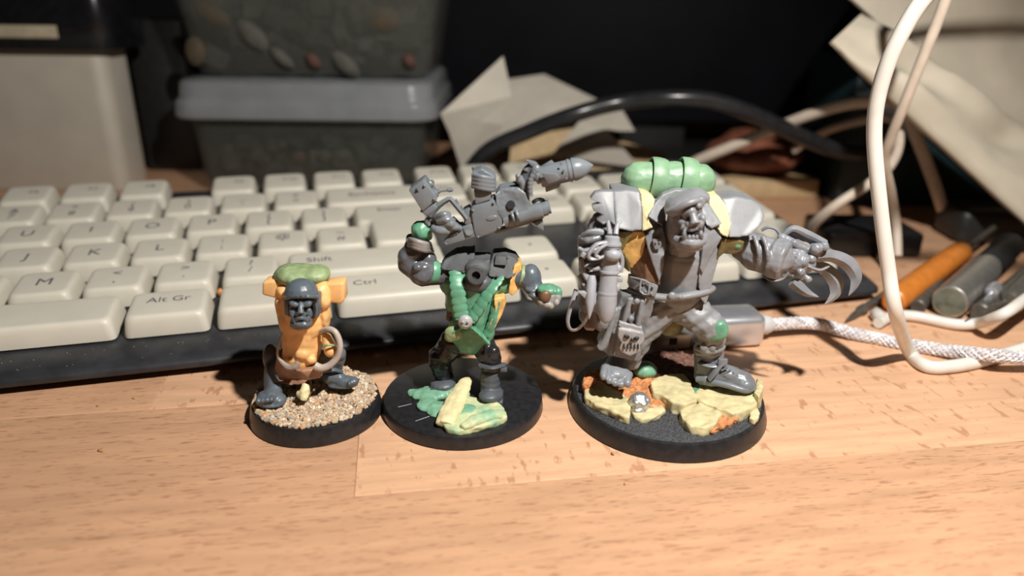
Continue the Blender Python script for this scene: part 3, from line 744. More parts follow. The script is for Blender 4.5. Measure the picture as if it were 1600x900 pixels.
# sight box with knobs
sx = gp('sight_box', [(638, 297), (661, 281), (684, 311), (660, 331)], .55, -.05, bevel=.03)
for (x, y) in ((663, 290), (678, 311)):
    q = G(F2); q.ell((x, y, GD - .07), 2, n=8, m=5); q.build('rivet', GREYG, sx)
q = G(F2); q.ext([(647, 302, GD - .06), (650, 294, GD - .06), (654, 300, GD - .06)], .03); q.build('sight_slot', HOLE_SHADE, sx)
q = G(F2); q.lathe([(0, 6), (8, 6), (9.5, 5), (9.5, 3), (12, 3)], (668, 291, -.2), (676, 283, -.2), seg=14); q.build('knob', GREYG, sx, sharp=30)
q = G(F2); q.lathe([(0, 6.5), (7, 6.5), (8, 4), (12, 3.5)], (676, 304, -.2), (688, 297, -.2), seg=14); q.build('knob', GREYG, sx, sharp=30)
q = G(F2); q.lathe([(0, 1.8), (14, 2), (15, 3.2), (21, 3.4), (23, 2)], (684, 299, -.2), (704, 296.5, -.2), seg=10); q.build('lever', GREYG, sx, sharp=30)
q = G(F2); q.ext([(655, 331, GD), (676, 318, GD), (684, 325, GD), (668, 338, GD)], .4); q.build('sight_mount', GREYG, sx, bevel=.03)
# carrying handle loop
q = G(F2); q.tube([(672, 338, -.28), (685, 322, -.28), (701, 311, -.28), (706, 313, -.28), (716, 325, -.28), (726, 337, -.28), (729, 342, -.28)], 4.2, 4, n=2); hd = q.build('carry_handle', GREYG, gun, sharp=25)
for (x, y) in ((712, 315), (720, 325)):
    q = G(F2); q.ext([(x - 2, y + 5, GD + .05), (x, y - 4, GD + .05), (x + 4, y + 4, GD + .05)], .1); q.build('spike', GREYG, hd)
gp('grip_frame', [(722, 332), (733, 326), (741, 346), (735, 350), (727, 352)], .45, .05)
q = G(F2); q.tube([(705, 342, -.1), (716, 352, -.1), (724, 352, -.1)], 6, 8); q.build('grip', GREYG, gun)
# ammunition pack on top
ap = gp('ammo_pack', [(740, 298), (744, 295), (768, 297), (767, 312), (743, 320)], .5, .02)
q = G(F2)
for i, y in enumerate((294, 288, 282, 276)): q.tube([(737 + i * .3, y - 3, -.3), (752, y, -.42), (770, y + 3, -.3), (772, y, .1)], 3.4, 8)
q.ext([(738, 268, -.25), (752, 264, -.25), (774, 276, -.25), (770, 298, -.25), (738, 294, -.25)], .45)
q.build('ammo_bundle', GREYG, gun, remesh=.02, smooth=1)
for i in range(4):
    for j in range(3):
        q = G(F2); q.ell((744 + i * 8 - j * 1.5, 272 + i * 3 - j * 4.5, -.2 + j * .2), (4, 5, 3.6), n=8, m=6); q.build('round_tip', GREYG, ap)
# barrel housing
q = G(F2)
q.ext([(774, 305, GD), (781, 296, GD + .1), (808, 291, GD + .1), (822, 303, GD), (828, 318, GD), (826, 328, GD), (783, 343, GD - .02), (776, 328, GD)], .55)
hs = q.build('barrel_housing', GREYG, gun, remesh=.02, smooth=2, nz=.012, ns=7)
q = G(F2); q.lathe([(0, 6.5), (.8, 6.2)], (798, 320, GD - .015), (798, 319.5, GD - 1), seg=18); q.build('vent_hole', HOLE_SHADE, hs)
q = G(F2); q.lathe([(0, 11), (10, 12), (40, 11.5), (50, 12.5), (58, 12), (59, 10), (66, 10)], (788, 345, GD + .12), (848, 328, GD + .1), seg=18); q.build('barrel', GREYG, gun, sharp=30, nz=.01, ns=8)
for (x, y) in ((801, 341), (808, 338)):
    q = G(F2); q.tube([(x - 2, y - 10, GD - .05), (x + 1, y, GD - .14), (x + 3, y + 9, GD)], 2.2, 6); q.build('barrel_band', GREYG, gun)
q = G(F2); q.lathe([(0, 10), (14, 10.5), (15, 10.5), (15, 8), (4, 7.5), (4, .4)], (844, 327, -.15), (858, 323, -.15), seg=18); q.build('muzzle', GREYG, gun, sharp=30)
q = G(F2); q.tube([(833, 316, -.1), (840, 312, -.2), (848, 313, -.1), (852, 319, 0)], 3, 6); q.build('muzzle_bracket', GREYD, gun)
gp('fin', [(832, 349), (848, 342), (850, 361), (842, 357)], .12, .1)
gp('under_rail', [(772, 362), (845, 341), (845, 345), (774, 366)], .25, .15, bevel=.01)
# strut and hose to the rocket
q = G(F2); q.tube([(826, 306, -.15), (820, 290, -.15), (822, 272, -.15), (832, 262, -.15)], [7, 8, 8, 9], 10); q.build('rocket_strut', GREYD, gun)
q = G(F2); ribbed(q, [(829, 306, -.34), (828, 292, -.36), (830, 278, -.36), (838, 266, -.36)], 4, 1.0, F2); q.build('ribbed_hose', GREYG, gun)
q = G(F2); q.ell((812, 281, -.25), (6, 6, 6)); q.ell((809, 275, -.3), (4, 4, 4)); q.tube([(811, 276, -.25), (816, 286, -.25), (815, 296, -.2)], 5, 8); q.build('valve', GREYG, gun, remesh=.02, smooth=1)
q = G(F2); q.ell((837, 270, -.3), (8, 7, 13), a=10); q.tube([(840, 272, -.36), (841, 282, -.36), (843, 287, -.36)], [4, 3.5, 3], 8); q.build('clamp', GREYG, gun, remesh=.02, smooth=2)
gp('tail_spike', [(821, 250), (838, 255), (843, 262), (836, 266)], .2, .05); gp('tail_spike', [(817, 266), (825, 262), (826, 270)], .15, .05)
# rocket
RA, RB = (843, 277, -.15), (922, 259, -.15)
q = G(F2); q.lathe([(0, 11), (1, 15), (6, 16), (42, 16), (43, 17), (46.5, 17), (47, 15.6), (49, 15.6), (49.5, 17), (53, 17), (60, 15.5), (67, 12), (73, 7.5), (78, 2.8), (80, .4)], RA, RB, seg=24); rk = q.build('rocket', GREYG, gun, sharp=25)
gp('rocket_fin', [(842, 263), (862, 251), (868, 258), (847, 268)], .14, .12, par=rk); gp('rocket_fin', [(851, 288), (878, 282), (874, 293), (853, 301)], .14, .12, par=rk, mt=GREYG)
q = G(F2); q.ext([(846, 270, -.56), (869, 272, -.56), (876, 278, -.52), (872, 284, -.5), (856, 289, -.5)], .1); q.build('rocket_fin', GREYG, rk, bevel=.02)
for (x, y) in ((881, 266), (885, 279), (877, 256)):
    q = G(F2); q.ell((x, y, -.43), 1.8, n=6, m=4); q.build('rivet', GREYG, rk)
# ================================================================== RIGHT: big figure in a coat with a claw hand
RC = (3.9, 16.31)
fr = thing('miniature_figure', 'largest miniature figure, grey brute in beret and long coat with clawed hand, green bedroll', 'figurine', (RC[0], RC[1], 0), 'converted toy miniatures on round bases')
F3 = Fig(fr, 16.15)
base_part(fr, RC, 2.44, 2.33, .44, top=BASES)
# --- cork, putty slabs and stones on the base
BT = .45
def slab(name, mt, pts, hgt, z0=BT, **kw): return slab_on(fr, name, mt, pts, hgt, z0, **kw)
slab('cork_ground', CORK, [(912, 585), (935, 575), (975, 580), (1010, 575), (1050, 578), (1090, 590), (1130, 600), (1150, 625), (1110, 640), (1060, 625), (1010, 640), (965, 620), (915, 606)], .13, nz=.06, ns=7, smooth=2)
slab('cork_ground', CORK_SHADE, [(990, 570), (1015, 548), (1050, 545), (1085, 553), (1100, 575), (1085, 592), (1040, 584), (1000, 582)], .26, nz=.07, ns=7, smooth=2, label='cork mound between the legs, shade painted into its colour')
slab('cork_ground', CORK, [(911, 588), (917, 578), (928, 580), (932, 592), (922, 600), (912, 598)], .34, nz=.05, ns=7, smooth=2)
slab('cork_ground', CORK, [(1095, 660), (1120, 646), (1150, 638), (1166, 640), (1160, 650), (1135, 664), (1115, 672), (1100, 672)], .12, nz=.06, ns=8, smooth=2)
slab('putty_slab', YELL, [(912, 606), (922, 594), (936, 595), (955, 603), (972, 610), (983, 621), (986, 640), (983, 652), (970, 648), (950, 638), (928, 630), (914, 620)], .20)
slab('putty_slab', YELL, [(1016, 598), (1025, 589), (1045, 584), (1068, 585), (1082, 595), (1086, 612), (1090, 625), (1070, 632), (1050, 628), (1036, 618), (1020, 612)], .30)
slab('putty_slab', YELL, [(1085, 620), (1092, 600), (1112, 598), (1135, 603), (1160, 608), (1184, 612), (1184, 630), (1168, 640), (1145, 645), (1125, 638), (1100, 630)], .27)
slab('putty_slab', YELL, [(1062, 640), (1078, 630), (1098, 629), (1120, 638), (1128, 645), (1118, 662), (1100, 668), (1080, 665), (1064, 652)], .22)
slab('putty_slab', YELL, [(986, 640), (996, 632), (1018, 628), (1035, 632), (1040, 640), (1026, 651), (1004, 654), (990, 650)], .12)
slab('putty_slab', YELL, [(1172, 645), (1178, 632), (1184, 632), (1186, 650), (1180, 656), (1170, 652)], .15)
slab('putty_slab', YELL, [(1178, 612), (1184, 590), (1191, 594), (1192, 612), (1186, 622)], .40)
slab('putty_slab', GREEN, [(1080, 605), (1095, 596), (1110, 604), (1104, 613), (1088, 618)], .24, nz=.02, label='dark green putty wedge')
q = G(); q.ell(atz(1008, 578, .72), (.33, .28, .22)); q.build('putty_dome', TEALP, fr, remesh=.03, smooth=2, nz=.02, ns=3, label='mint green putty dome')
q = G(); c_ = atz(999, 629, .66)
q.ell(c_, (.27, .25, .27)); q.ell(c_ + V((-.04, -.16, -.12)), (.18, .14, .14)); q.ell(c_ + V((.08, -.18, .05)), (.1, .1, .09)); q.ell(c_ + V((-.1, -.17, .08)), (.1, .1, .09))
q.build('silver_skull', SILVER, fr, remesh=.022, smooth=1, nz=.03, ns=8, label='small silver-painted lump')
# --- feet, legs
g = G(F3)
g.cap((965, 570, -.05), (963, 585, -.35), 20, 18); g.ell((960, 580, -.3), (24, 26, 14), tilt=0)
for i, (x, y) in enumerate(((943, 588), (952, 594), (961, 598), (970, 600), (980, 598))): g.tube([(x + 3, y - 14, -.35), (x, y - 4, -.62), (x, y + 1, -.7)], [7, 6.5, 5.5 + (i == 4) * 1.5], 8); g.ell((x, y + 1, -.72), 5.5 + (i == 4) * 1.5, n=8, m=6)
g.build('bare_foot', mat('mid_grey_plastic', (.21, .225, .25), .36, .1, 2.5, .1, 14), fr, remesh=.022, smooth=2)
BOOTM = mat('boot_grey_plastic', (.17, .185, .205), .33, .12, 2.5, .1, 14)
g = G(F3)
g.cap((1108, 550, .15), (1108, 575, .15), 24, 25); g.ell((1112, 588, .05), (30, 26, 14)); g.cap((1118, 583, .0), (1160, 595, -.25), 21, 17); g.ell((1163, 598, -.3), (18, 20, 13)); g.ell((1140, 583, -.15), (22, 18, 12), a=20)
g.build('boot', BOOTM, fr, remesh=.026, smooth=3, nz=.012, ns=6)
g = G(F3); g.tube([(1088, 592, -.05), (1110, 596, -.25), (1140, 603, -.45), (1165, 610, -.55), (1179, 606, -.35)], [6, 5.5, 5.5, 5.5, 5], 8); g.ell((1095, 590, .1), (10, 20, 9)); g.build('boot_sole', BOOTM, fr, remesh=.024, smooth=1)
g = G(F3); g.tube([(1092, 566, -.12), (1112, 572, -.28), (1134, 566, -.2)], 5, 8, flat=(1, .5)); g.tube([(1130, 563, -.3), (1118, 580, -.36), (1108, 592, -.3)], 6, 8, flat=(1, .5)); bs_ = g.build('boot_strap', BOOTM, fr)
q = G(F3); q.box((1129, 566, -.34), (15, 6, 13)); q.build('buckle', BOOTM, bs_, bevel=.025)
for i in range(5):
    q = G(F3); q.tube([(1122 + i * 5, 575 + i * 4, -.33), (1132 + i * 5, 570 + i * 4, -.36)], 1.8, 6); q.build('lace', BOOTM, bs_)
g = G(F3)
g.ell((1045, 475, .1), (50, 32, 24)); g.cap((1070, 478, .05), (1112, 512, -.25), 30, 24); g.cap((1112, 512, -.25), (1109, 550, .1), 24, 20); g.ell((1085, 488, -.1), (26, 22, 24)); g.cap((1035, 478, .0), (1003, 520, -.1), 30, 22); g.cap((1003, 520, -.1), (985, 560, .0), 22, 18)
g.ell((1106, 545, .0), (24, 22, 14)); g.ell((1108, 532, -.05), (23, 21, 10))
g.build('trousers', GREY, fr, remesh=.028, smooth=3, nz=.03, ns=3.6, disp=lambda p: .013 * sin((p.z * 1.6 - p.x * 1.1) * 13 + 2.0 * noise.noise(p * 1.3)))
g = G(F3); g.ell((1124, 517, -.48), (15, 9, 17)); g.ell((1116, 520, -.48), (13, 8, 14)); g.build('knee_pad', GREEN, fr, remesh=.026, smooth=3, nz=.015, ns=4)
g = G(F3); g.tube([(1088, 543, -.18), (1105, 549, -.36), (1124, 546, -.24), (1130, 540, -.1)], [5, 6, 6, 5], 8); g.ell((1100, 543, -.38), (7, 5, 8)); g.ell((1113, 543, -.4), (6, 5, 8)); g.build('knee_wrap', GREY, fr, remesh=.022, smooth=1)
g = G(F3); g.ell((1048, 505, .35), (24, 10, 24)); g.build('coat_tail', OLIVE, fr, remesh=.03, smooth=2)
# --- torso, belt
g = G(F3); g.cap((1066, 400, .1), (1058, 455, .05), 44, 38); g.ell((1066, 425, -.1), (38, 28, 36)); g.ell((1062, 380, .15), (66, 30, 36)); g.ell((1000, 340, .2), (40, 30, 26)); g.ell((1130, 345, .2), (40, 30, 26))
g.build('torso', GREY, fr, remesh=.03, smooth=4, nz=.012)
g = G(F3); g.tube([(985, 452, .1), (1000, 459, -.3), (1022, 463, -.5), (1050, 465, -.6), (1080, 461, -.56), (1104, 455, -.35), (1112, 450, -.05)], 7.5, 10, flat=(1, .75)); g.ell((1050, 463, -.7), (7, 5, 7)); g.ell((1062, 464, -.68), 4.5); g.build('belt', GREY, fr, remesh=.02, smooth=1)
g = G(F3); g.ext([(984, 432, -.1), (1005, 438, -.5), (1029, 447, -.62), (1024, 466, -.65), (1000, 456, -.52), (982, 449, -.1)], .25); cb = g.build('coat_belt', GREY, fr, bevel=.03)
for (x, y, dy) in ((1006, 443, -.54), (1012, 445, -.58), (1020, 448, -.63), (1009, 456, -.6), (1018, 459, -.65), (1001, 450, -.55)):
    q = G(F3); q.ell((x, y, dy), 2.2, n=6, m=5); q.build('stud', GREY, cb)
q = G(F3); q.tube([(1002, 437, -.54), (1000, 455, -.58), (1012, 460, -.65), (1014, 442, -.6), (1002, 437, -.54)], 1.6, 6, n=2); q.build('buckle', GREY, cb)
# --- coat
def coat(name, poly, depth, mt=GREY, **kw):
    q = G(F3); q.ext(poly, depth); kw.setdefault('remesh', .022); kw.setdefault('smooth', 3); kw.setdefault('nz', .01); kw.setdefault('ns', 4)
    return q.build(name, mt, fr, **kw)
g = G(F3)
g.ext([(972, 462, -.1), (998, 462, -.45), (1024, 464, -.6), (1020, 485, -.58), (1012, 510, -.55), (1004, 540, -.5), (999, 566, -.45), (980, 562, -.42), (950, 556, -.3), (934, 540, -.1), (950, 510, -.1), (962, 485, -.1)], .45)
g.tube([(985, 465, -.42), (975, 510, -.42), (962, 555, -.4)], [5, 7, 6], 8); g.tube([(1004, 468, -.55), (996, 510, -.55), (990, 520, -.52)], [4, 5, 5], 8); g.tube([(965, 480, -.2), (948, 530, -.22), (938, 545, -.2)], [4, 7, 8], 8)
g.build('coat_skirt', GREY, fr, remesh=.024, smooth=3, nz=.012, ns=4)
for (x, y) in ((995, 471), (986, 498)):
    q = G(F3); q.ell((x, y, -.56), (5, 3.5, 5), n=10, m=6); q.build('coat_button', GREY, fr)
# skull plate on the coat skirt
g = G(F3); g.ext([(968, 503, -.60), (1004, 512, -.64), (1003, 518, -.64), (966, 510, -.60)], .12)
g.ext([(967, 514, -.66), (985, 517, -.7), (1006, 521, -.66), (1007, 533, -.66), (1000, 540, -.68), (1001, 549, -.66), (985, 557, -.68), (971, 551, -.66), (968, 545, -.66), (971, 536, -.66), (965, 526, -.66)], .2)
sk = g.build('skull_badge', mat('light_grey_plastic', (.33, .33, .34), .38, .1, 2.5, .1, 14), fr, remesh=.018, smooth=2)
for (x, y, a) in ((979, 526, 20), (994, 529, -20)):
    q = G(F3); q.ell((x, y, -.70), (5, 2.5, 3.2), a=a, n=8, m=6); q.build('eye_socket', HOLE_SHADE, sk)
q = G(F3); q.ext([(984, 533, -.74), (987, 529, -.74), (990, 534, -.74)], .04); q.build('nose_slot', HOLE_SHADE, sk)
for i in range(5):
    x = 974 + i * 5.5; q = G(F3); q.ext([(x, 539 + (i % 2), -.715), (x + 2, 538, -.715), (x + 2.6, 545, -.715), (x + 1, 546, -.715)], .05); q.build('tooth_gap', HOLE_SHADE, sk)
# coat fronts and lapels
coat('coat_front', [(985, 395, -.05), (1008, 385, -.3), (1024, 400, -.45), (1034, 430, -.55), (1032, 446, -.58), (1010, 440, -.5), (986, 430, -.1)], .3, BROWNP, label='coat front with shade painted in as brown')  # shade below the head put into this brown front
coat('coat_front', [(1098, 385, -.35), (1118, 378, -.25), (1124, 400, -.15), (1112, 440, -.25), (1108, 462, -.4), (1103, 478, -.5), (1094, 466, -.55), (1092, 440, -.55), (1093, 410, -.5)], .3)
LAPM = mat('lapel_grey_plastic', (.205, .213, .228), .45, .1, 2.5, .05, 14)
coat('lapel', [(1008, 372, -.42), (1018, 363, -.42), (1036, 353, -.35), (1040, 375, -.5), (1038, 400, -.58), (1036, 425, -.62), (1030, 442, -.64), (1024, 425, -.6), (1014, 395, -.52)], .14, LAPM, remesh=.018, smooth=2)
coat('lapel', [(1101, 353, -.42), (1116, 358, -.4), (1128, 372, -.38), (1120, 386, -.42), (1108, 405, -.48), (1098, 430, -.55), (1094, 420, -.58), (1098, 390, -.55)], .14, LAPM, remesh=.018, smooth=2)
coat('collar', [(1013, 339, -.42), (1024, 318, -.15), (1036, 304, -.05), (1055, 297, .05), (1076, 297, .08), (1098, 305, .05), (1112, 324, -.1), (1128, 350, -.4), (1112, 358, -.48), (1104, 352, -.48), (1098, 335, -.3), (1080, 312, .0), (1056, 312, .0), (1042, 326, -.15), (1036, 354, -.45)], .22, LAPM, remesh=.02, smooth=2)
q = G(F3); q.ext([(1020, 375, -.58), (1033, 373, -.58), (1034, 381, -.6), (1031, 390, -.61), (1023, 390, -.6), (1021, 383, -.59)], .08); q.ell((1025, 379, -.61), 2, n=6, m=4); q.ell((1031, 379, -.61), 2, n=6, m=4); q.build('lapel_badge', LAPM, fr, bevel=.02)
# --- head with beret
g = G(F3)
g.ell((1072, 345, -.50), (26, 26, 32)); g.ell((1077, 370, -.68), (23, 21, 12)); g.ell((1058, 350, -.45), (16, 20, 34)); g.cap((1066, 375, -.25), (1066, 395, -.05), 24, 28)
g.tube([(1066, 334, -.92), (1080, 329, -1.0), (1094, 328, -.9)], [6, 7, 5], 8)          # brow
g.tube([(1082, 330, -.98), (1084, 342, -1.1), (1086, 350, -1.16)], [5, 6, 8], 8); g.ell((1078, 351, -1.05), (7, 6, 6)); g.ell((1093, 350, -1.05), (7, 6, 6))
g.ell((1068, 346, -.9), (8, 6, 7)); g.ell((1097, 342, -.78), (6, 8, 8)); g.tube([(1066, 356, -.95), (1080, 357, -1.08), (1095, 355, -.95)], [5, 5.5, 5], 8)
g.tube([(1056, 373, -.85), (1068, 378, -1.05), (1082, 380, -1.12), (1096, 376, -1.0), (1101, 368, -.8)], [7, 7.5, 8, 7.5, 6], 8); g.ell((1080, 384, -.9), (17, 16, 8))
for i in range(4): g.tube([(1060 + i * 3, 335 + i * 7, -.8), (1070 + i * 3, 332 + i * 7, -.98)], 2.5, 6)
HEADM = mat('head_grey_plastic', (.215, .22, .238), .36, .12, 2.5, .1, 14)
hd = g.build('head', HEADM, fr, remesh=.02, smooth=2, nz=.01, ns=9)
q = G(F3); q.ell((1082, 366, -1.02), (13, 4, 6)); q.build('mouth', HOLE_SHADE, hd)
for (x, y, l) in ((1070, 374, 17), (1096, 370, 10)):
    q = G(F3); q.tube([(x, y, -1.1), (x - 1, y - l * .5, -1.16), (x + 1, y - l, -1.14)], [4, 3.2, .6], 8); q.build('tusk', LAPM, hd)
for x in (1077, 1083, 1089):
    q = G(F3); q.ell((x, 371, -1.14), (3, 2.4, 4), n=8, m=6); q.build('tooth', LAPM, hd)
g = G(F3); g.ell((1072, 313, -.55), (32, 30, 13), a=-18); g.ell((1058, 322, -.62), (20, 26, 11), a=-32); g.ell((1090, 306, -.5), (18, 24, 11), a=10); g.tube([(1042, 332, -.75), (1056, 328, -.98), (1075, 318, -1.08), (1096, 312, -.95), (1103, 312, -.6)], [4, 5, 5, 5, 4], 8)
bt = g.build('beret', HEADM, fr, remesh=.022, smooth=4)
q = G(F3); q.ell((1093, 317, -1.0), (8, 4, 9)); q.ell((1092, 322, -1.06), (4, 3, 4)); q.ell((1097, 312, -1.0), (4, 3, 4)); q.build('cap_badge', HEADM, bt, remesh=.018, smooth=1, nz=.01, ns=12)
# --- shoulder pads, putty joints
g = G(F3); g.ext([(957, 299, .05), (980, 297, .05), (1000, 299, .02), (1004, 325, -.2), (1004, 360, -.42), (985, 362, -.44), (962, 357, -.42), (960, 330, -.2)], .75); g.build('shoulder_pad', LAPM, fr, remesh=.022, smooth=14)
g = G(F3); g.ext([(959, 299, .0), (960, 330, -.22), (962, 353, -.42), (953, 346, -.4), (943, 352, -.38), (932, 344, -.32), (942, 336, -.3), (928, 330, -.22), (925, 322, -.18), (938, 318, -.15), (922, 311, -.08), (930, 301, .0), (940, 299, .0)], .22); g.build('torn_pad_edge', LAPM, fr, bevel=.03, nz=.01, ns=7)
g = G(F3); g.ext([(1000, 300, .0), (1012, 302, -.02), (1024, 312, -.1), (1020, 330, -.25), (1014, 345, -.4), (1020, 356, -.48), (1004, 362, -.44), (1003, 330, -.22)], .6); g.build('putty_joint', YELL, fr, remesh=.024, smooth=2, nz=.012, label='pale yellow putty joining the left pad')
g = G(F3); g.ext([(1105, 306, .05), (1125, 308, .05), (1137, 325, -.1), (1143, 350, -.3), (1138, 372, -.42), (1128, 368, -.4), (1118, 350, -.36), (1110, 325, -.1)], .6); g.build('putty_joint', YELL, fr, remesh=.024, smooth=2, nz=.012, label='pale yellow putty joining the right pad')
g = G(F3); g.ext([(1126, 310, .08), (1150, 307, .1), (1175, 312, .1), (1190, 322, .05), (1196, 338, -.1), (1190, 352, -.25), (1176, 368, -.38), (1158, 371, -.42), (1138, 371, -.42), (1138, 340, -.2)], .65); g.build('shoulder_pad', LAPM, fr, remesh=.024, smooth=16)
# armpits
coat('armpit_panel', [(960, 362, -.2), (1006, 362, -.3), (1010, 372, -.35), (1004, 400, -.3), (988, 420, -.15), (970, 410, -.05), (962, 385, -.1)], .3, OCHRE, label='ochre putty below the left shoulder')
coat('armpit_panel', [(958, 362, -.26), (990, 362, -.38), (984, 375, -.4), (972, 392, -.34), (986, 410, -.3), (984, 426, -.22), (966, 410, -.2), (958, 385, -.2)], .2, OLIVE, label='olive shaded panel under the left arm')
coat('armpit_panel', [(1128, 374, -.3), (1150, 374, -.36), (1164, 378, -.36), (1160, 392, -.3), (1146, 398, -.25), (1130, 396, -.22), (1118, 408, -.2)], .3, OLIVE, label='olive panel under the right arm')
g = G(F3); g.ell((1152, 382, -.22), (9, 8, 7)); g.build('armpit_putty', GREEN, fr, remesh=.024, smooth=2, nz=.015)
# --- bedroll on the back
g = G(F3); g.cap((998, 281, .75), (1090, 283, .75), 28, 28, seg=20); g.ell((1045, 281, .75), (62, 29, 29), n=22); g.build('bedroll', GREENL, fr, remesh=.032, smooth=4, nz=.018, ns=3)
for x in (1026, 1072):
    g = G(F3)
    c0 = F3.P((x, 281, .75)); pts = []
    for i in range(17):
        a = -.6 + i * (2 * pi - 2.0) / 16 
        rr_ = .475; pts.append(c0 + V((.05 * sin(a) - (.0), -rr_ * cos(a), rr_ * sin(a))))
    g.fig = None; g.tube(pts, .19, 10, raw=True, flat=(.22, 1), up=V((1, 0, 0))); g.build('bedroll_strap', GREENL, fr, sharp=60)
# --- left arm with gun
g = G(F3); g.cap((945, 352, .05), (925, 400, -.05), 24, 22); g.cap((925, 398, -.05), (925, 450, -.2), 21, 19); g.ell((922, 385, -.1), (20, 20, 26))
for i in range(5): g.tube([(906 + i, 372 + i * 17, -.2), (918, 376 + i * 17, -.45), (938, 370 + i * 17, -.4)], 5.5, 8)
g.ell((923, 470, -.2), (20, 20, 24)); g.ell((918, 490, -.2), (14, 16, 20)); g.ell((940, 500, -.1), (14, 14, 20))
g.build('gun_arm', mat('arm_grey_plastic', (.20, .20, .215), .34, .2, 2.5, .1, 14), fr, remesh=.024, smooth=2, nz=.02, ns=6)
g = G(F3)
for i in range(5): g.tube([(908 + i * 4, 372 + i * 1.5, -.3), (920 + i * 4, 362 + i, -.42), (938 + i * 3, 360 + i, -.4)], 3.6, 8)
g.build('fur_tuft', GREY, fr, remesh=.018, smooth=1)
ag = thing('arm_gun', 'grey toy gun strapped along the arm of the largest miniature figure', 'toy weapon', (RC[0] - 1.6, RC[1] - .4, 0))
LG = mat('pale_gun_plastic', (.33, .34, .37), .36, .1, 2.5, .08, 14)
q = G(F3); q.lathe([(0, 8), (2, 11), (12, 12), (14, 13), (18, 13), (20, 11.5), (40, 12), (60, 13), (85, 14), (100, 15), (118, 13), (128, 8), (133, 1)], (957, 368, -.6), (946, 500, -.95), seg=20); q.build('barrel', LG, ag, sharp=25)
q = G(F3); q.ell((958, 399, -.88), (12, 8, 9)); q.build('barrel_lump', LG, ag)
q = G(F3); q.lathe([(0, 5), (10, 7.5), (40, 8), (52, 5), (62, 2), (66, .4)], (925, 430, -.65), (921, 490, -.9), seg=14); q.build('under_barrel', LG, ag, sharp=25)
for poly in ([(903, 457, -.8), (918, 457, -.82), (917, 470, -.82)], [(956, 476, -.9), (966, 484, -.9), (963, 490, -.9), (952, 488, -.9)], [(938, 488, -.95), (946, 498, -1.0), (950, 490, -.98)], [(962, 372, -.7), (972, 382, -.7), (962, 388, -.7)]):
    q = G(F3); q.ext(poly, .14); q.build('spike', LG, ag, bevel=.02)
q = G(F3); q.tube([(948, 378, -.75), (932, 382, -.8), (920, 396, -.82), (922, 404, -.82), (934, 404, -.82), (944, 400, -.8)], [3.5, 4.5, 5, 5, 4.5, 3.5], 8, flat=(1, .6)); q.build('guard', LG, ag)
q = G(F3); q.tube([(948, 382, -.78), (938, 388, -.86), (931, 398, -.86), (936, 402, -.86)], 2.6, 8); q.build('guard', LG, ag)
for x in (953, 962):
    q = G(F3); q.tube([(x, 366, -.6), (x + (x - 957) * .5, 352, -.5), (x + (x - 955) * 1.2, 345, -.45)], [4, 3.2, 2.2], 8); q.build('horn', LG, ag)
for (x, y) in ((944, 412), (948, 440), (966, 420), (964, 450)):
    q = G(F3); q.ell((x, y, -.72), (5, 5, 7)); q.build('side_lug', LG, ag)
for (pts, r) in (([(908, 405, -.5), (912, 425, -.62), (920, 440, -.62)], 4), ([(916, 415, -.55), (928, 420, -.7), (940, 418, -.72)], 3.5), ([(905, 430, -.45), (915, 446, -.6), (930, 446, -.66)], 3.5), ([(938, 455, -.75), (930, 466, -.8), (934, 480, -.85)], 3.2), ([(966, 390, -.65), (972, 405, -.62), (970, 425, -.62)], 3.5), ([(905, 388, -.45), (914, 392, -.58), (926, 388, -.6)], 3)):
    q = G(F3); q.tube(pts, r, 8); q.build('cable_run', LG, ag)
for (x, y) in ((912, 398), (918, 432), (934, 450), (968, 436)):
    q = G(F3); q.box((x, y, -.6), (9, 9, 8), Matrix.Rotation(radians(x % 40), 3, 'Y')); q.build('bolt_block', LG, ag, bevel=.02)
for yy, dy in ((382, -.79), (425, -.84), (458, -.92)):
    q = G(F3); q.lathe([(-2, 13.6), (-1.5, 14.6), (1.5, 14.6), (2, 13.6)], (957 - (yy - 368) * .083, yy, -.6 - (yy - 368) * .00265), (946, 500, -.95), seg=20); q.build('barrel_ring', LG, ag, sharp=30)
q = G(F3); q.tube([(900, 452, -.4), (893, 475, -.5), (887, 500, -.55), (891, 514, -.58), (901, 515, -.6), (912, 505, -.6), (920, 492, -.6)], 3.2, 8, flat=(1.2, .5)); q.build('sling', LG, ag)
q = G(F3); q.lathe([(0, 8), (24, 8), (26, 9), (34, 9.5), (38, 6)], (925, 478, -.3), (921, 516, -.5), seg=14); q.build('muzzle', mat('tan_grey_plastic', (.30, .24, .21), .4), ag, sharp=30)
# --- right arm and mechanical claw
F3C = Fig(fr, 16.95)
g = G(F3C); g.cap((1165, 385, -.15), (1185, 395, -.25), 24, 27); g.cap((1182, 394, -.25), (1212, 404, -.45), 29, 28); g.lathe([(0, 25), (4, 31), (22, 31), (25, 26)], (1203, 401, -.4), (1232, 410, -.65), seg=20)
g.tube([(1178, 368, -.5), (1186, 395, -.75), (1180, 420, -.55)], 4, 8); g.tube([(1192, 370, -.55), (1200, 398, -.85), (1195, 428, -.65)], 4, 8); g.ell((1205, 425, -.65), (16, 12, 10), a=15)
g.build('sleeve', HEADM, fr, remesh=.024, smooth=3, nz=.016, ns=4)
g = G(F3C); g.tube([(1192, 430, -.6), (1205, 438, -.75), (1222, 436, -.8), (1232, 425, -.8)], 2.6, 8, flat=(1, .6)); g.build('sleeve_strap', HEADM, fr)
F3C = Fig(fr, 17.3)
claw = thing('claw_hand', 'grey mechanical claw with long curved blades on the outstretched arm of the largest figure', 'toy weapon', (RC[0] + 4.2, RC[1] - .6, 0))
CLM = mat('claw_grey_plastic', (.22, .23, .255), .30, .15, 2.5, .1, 14)
q = G(F3C)
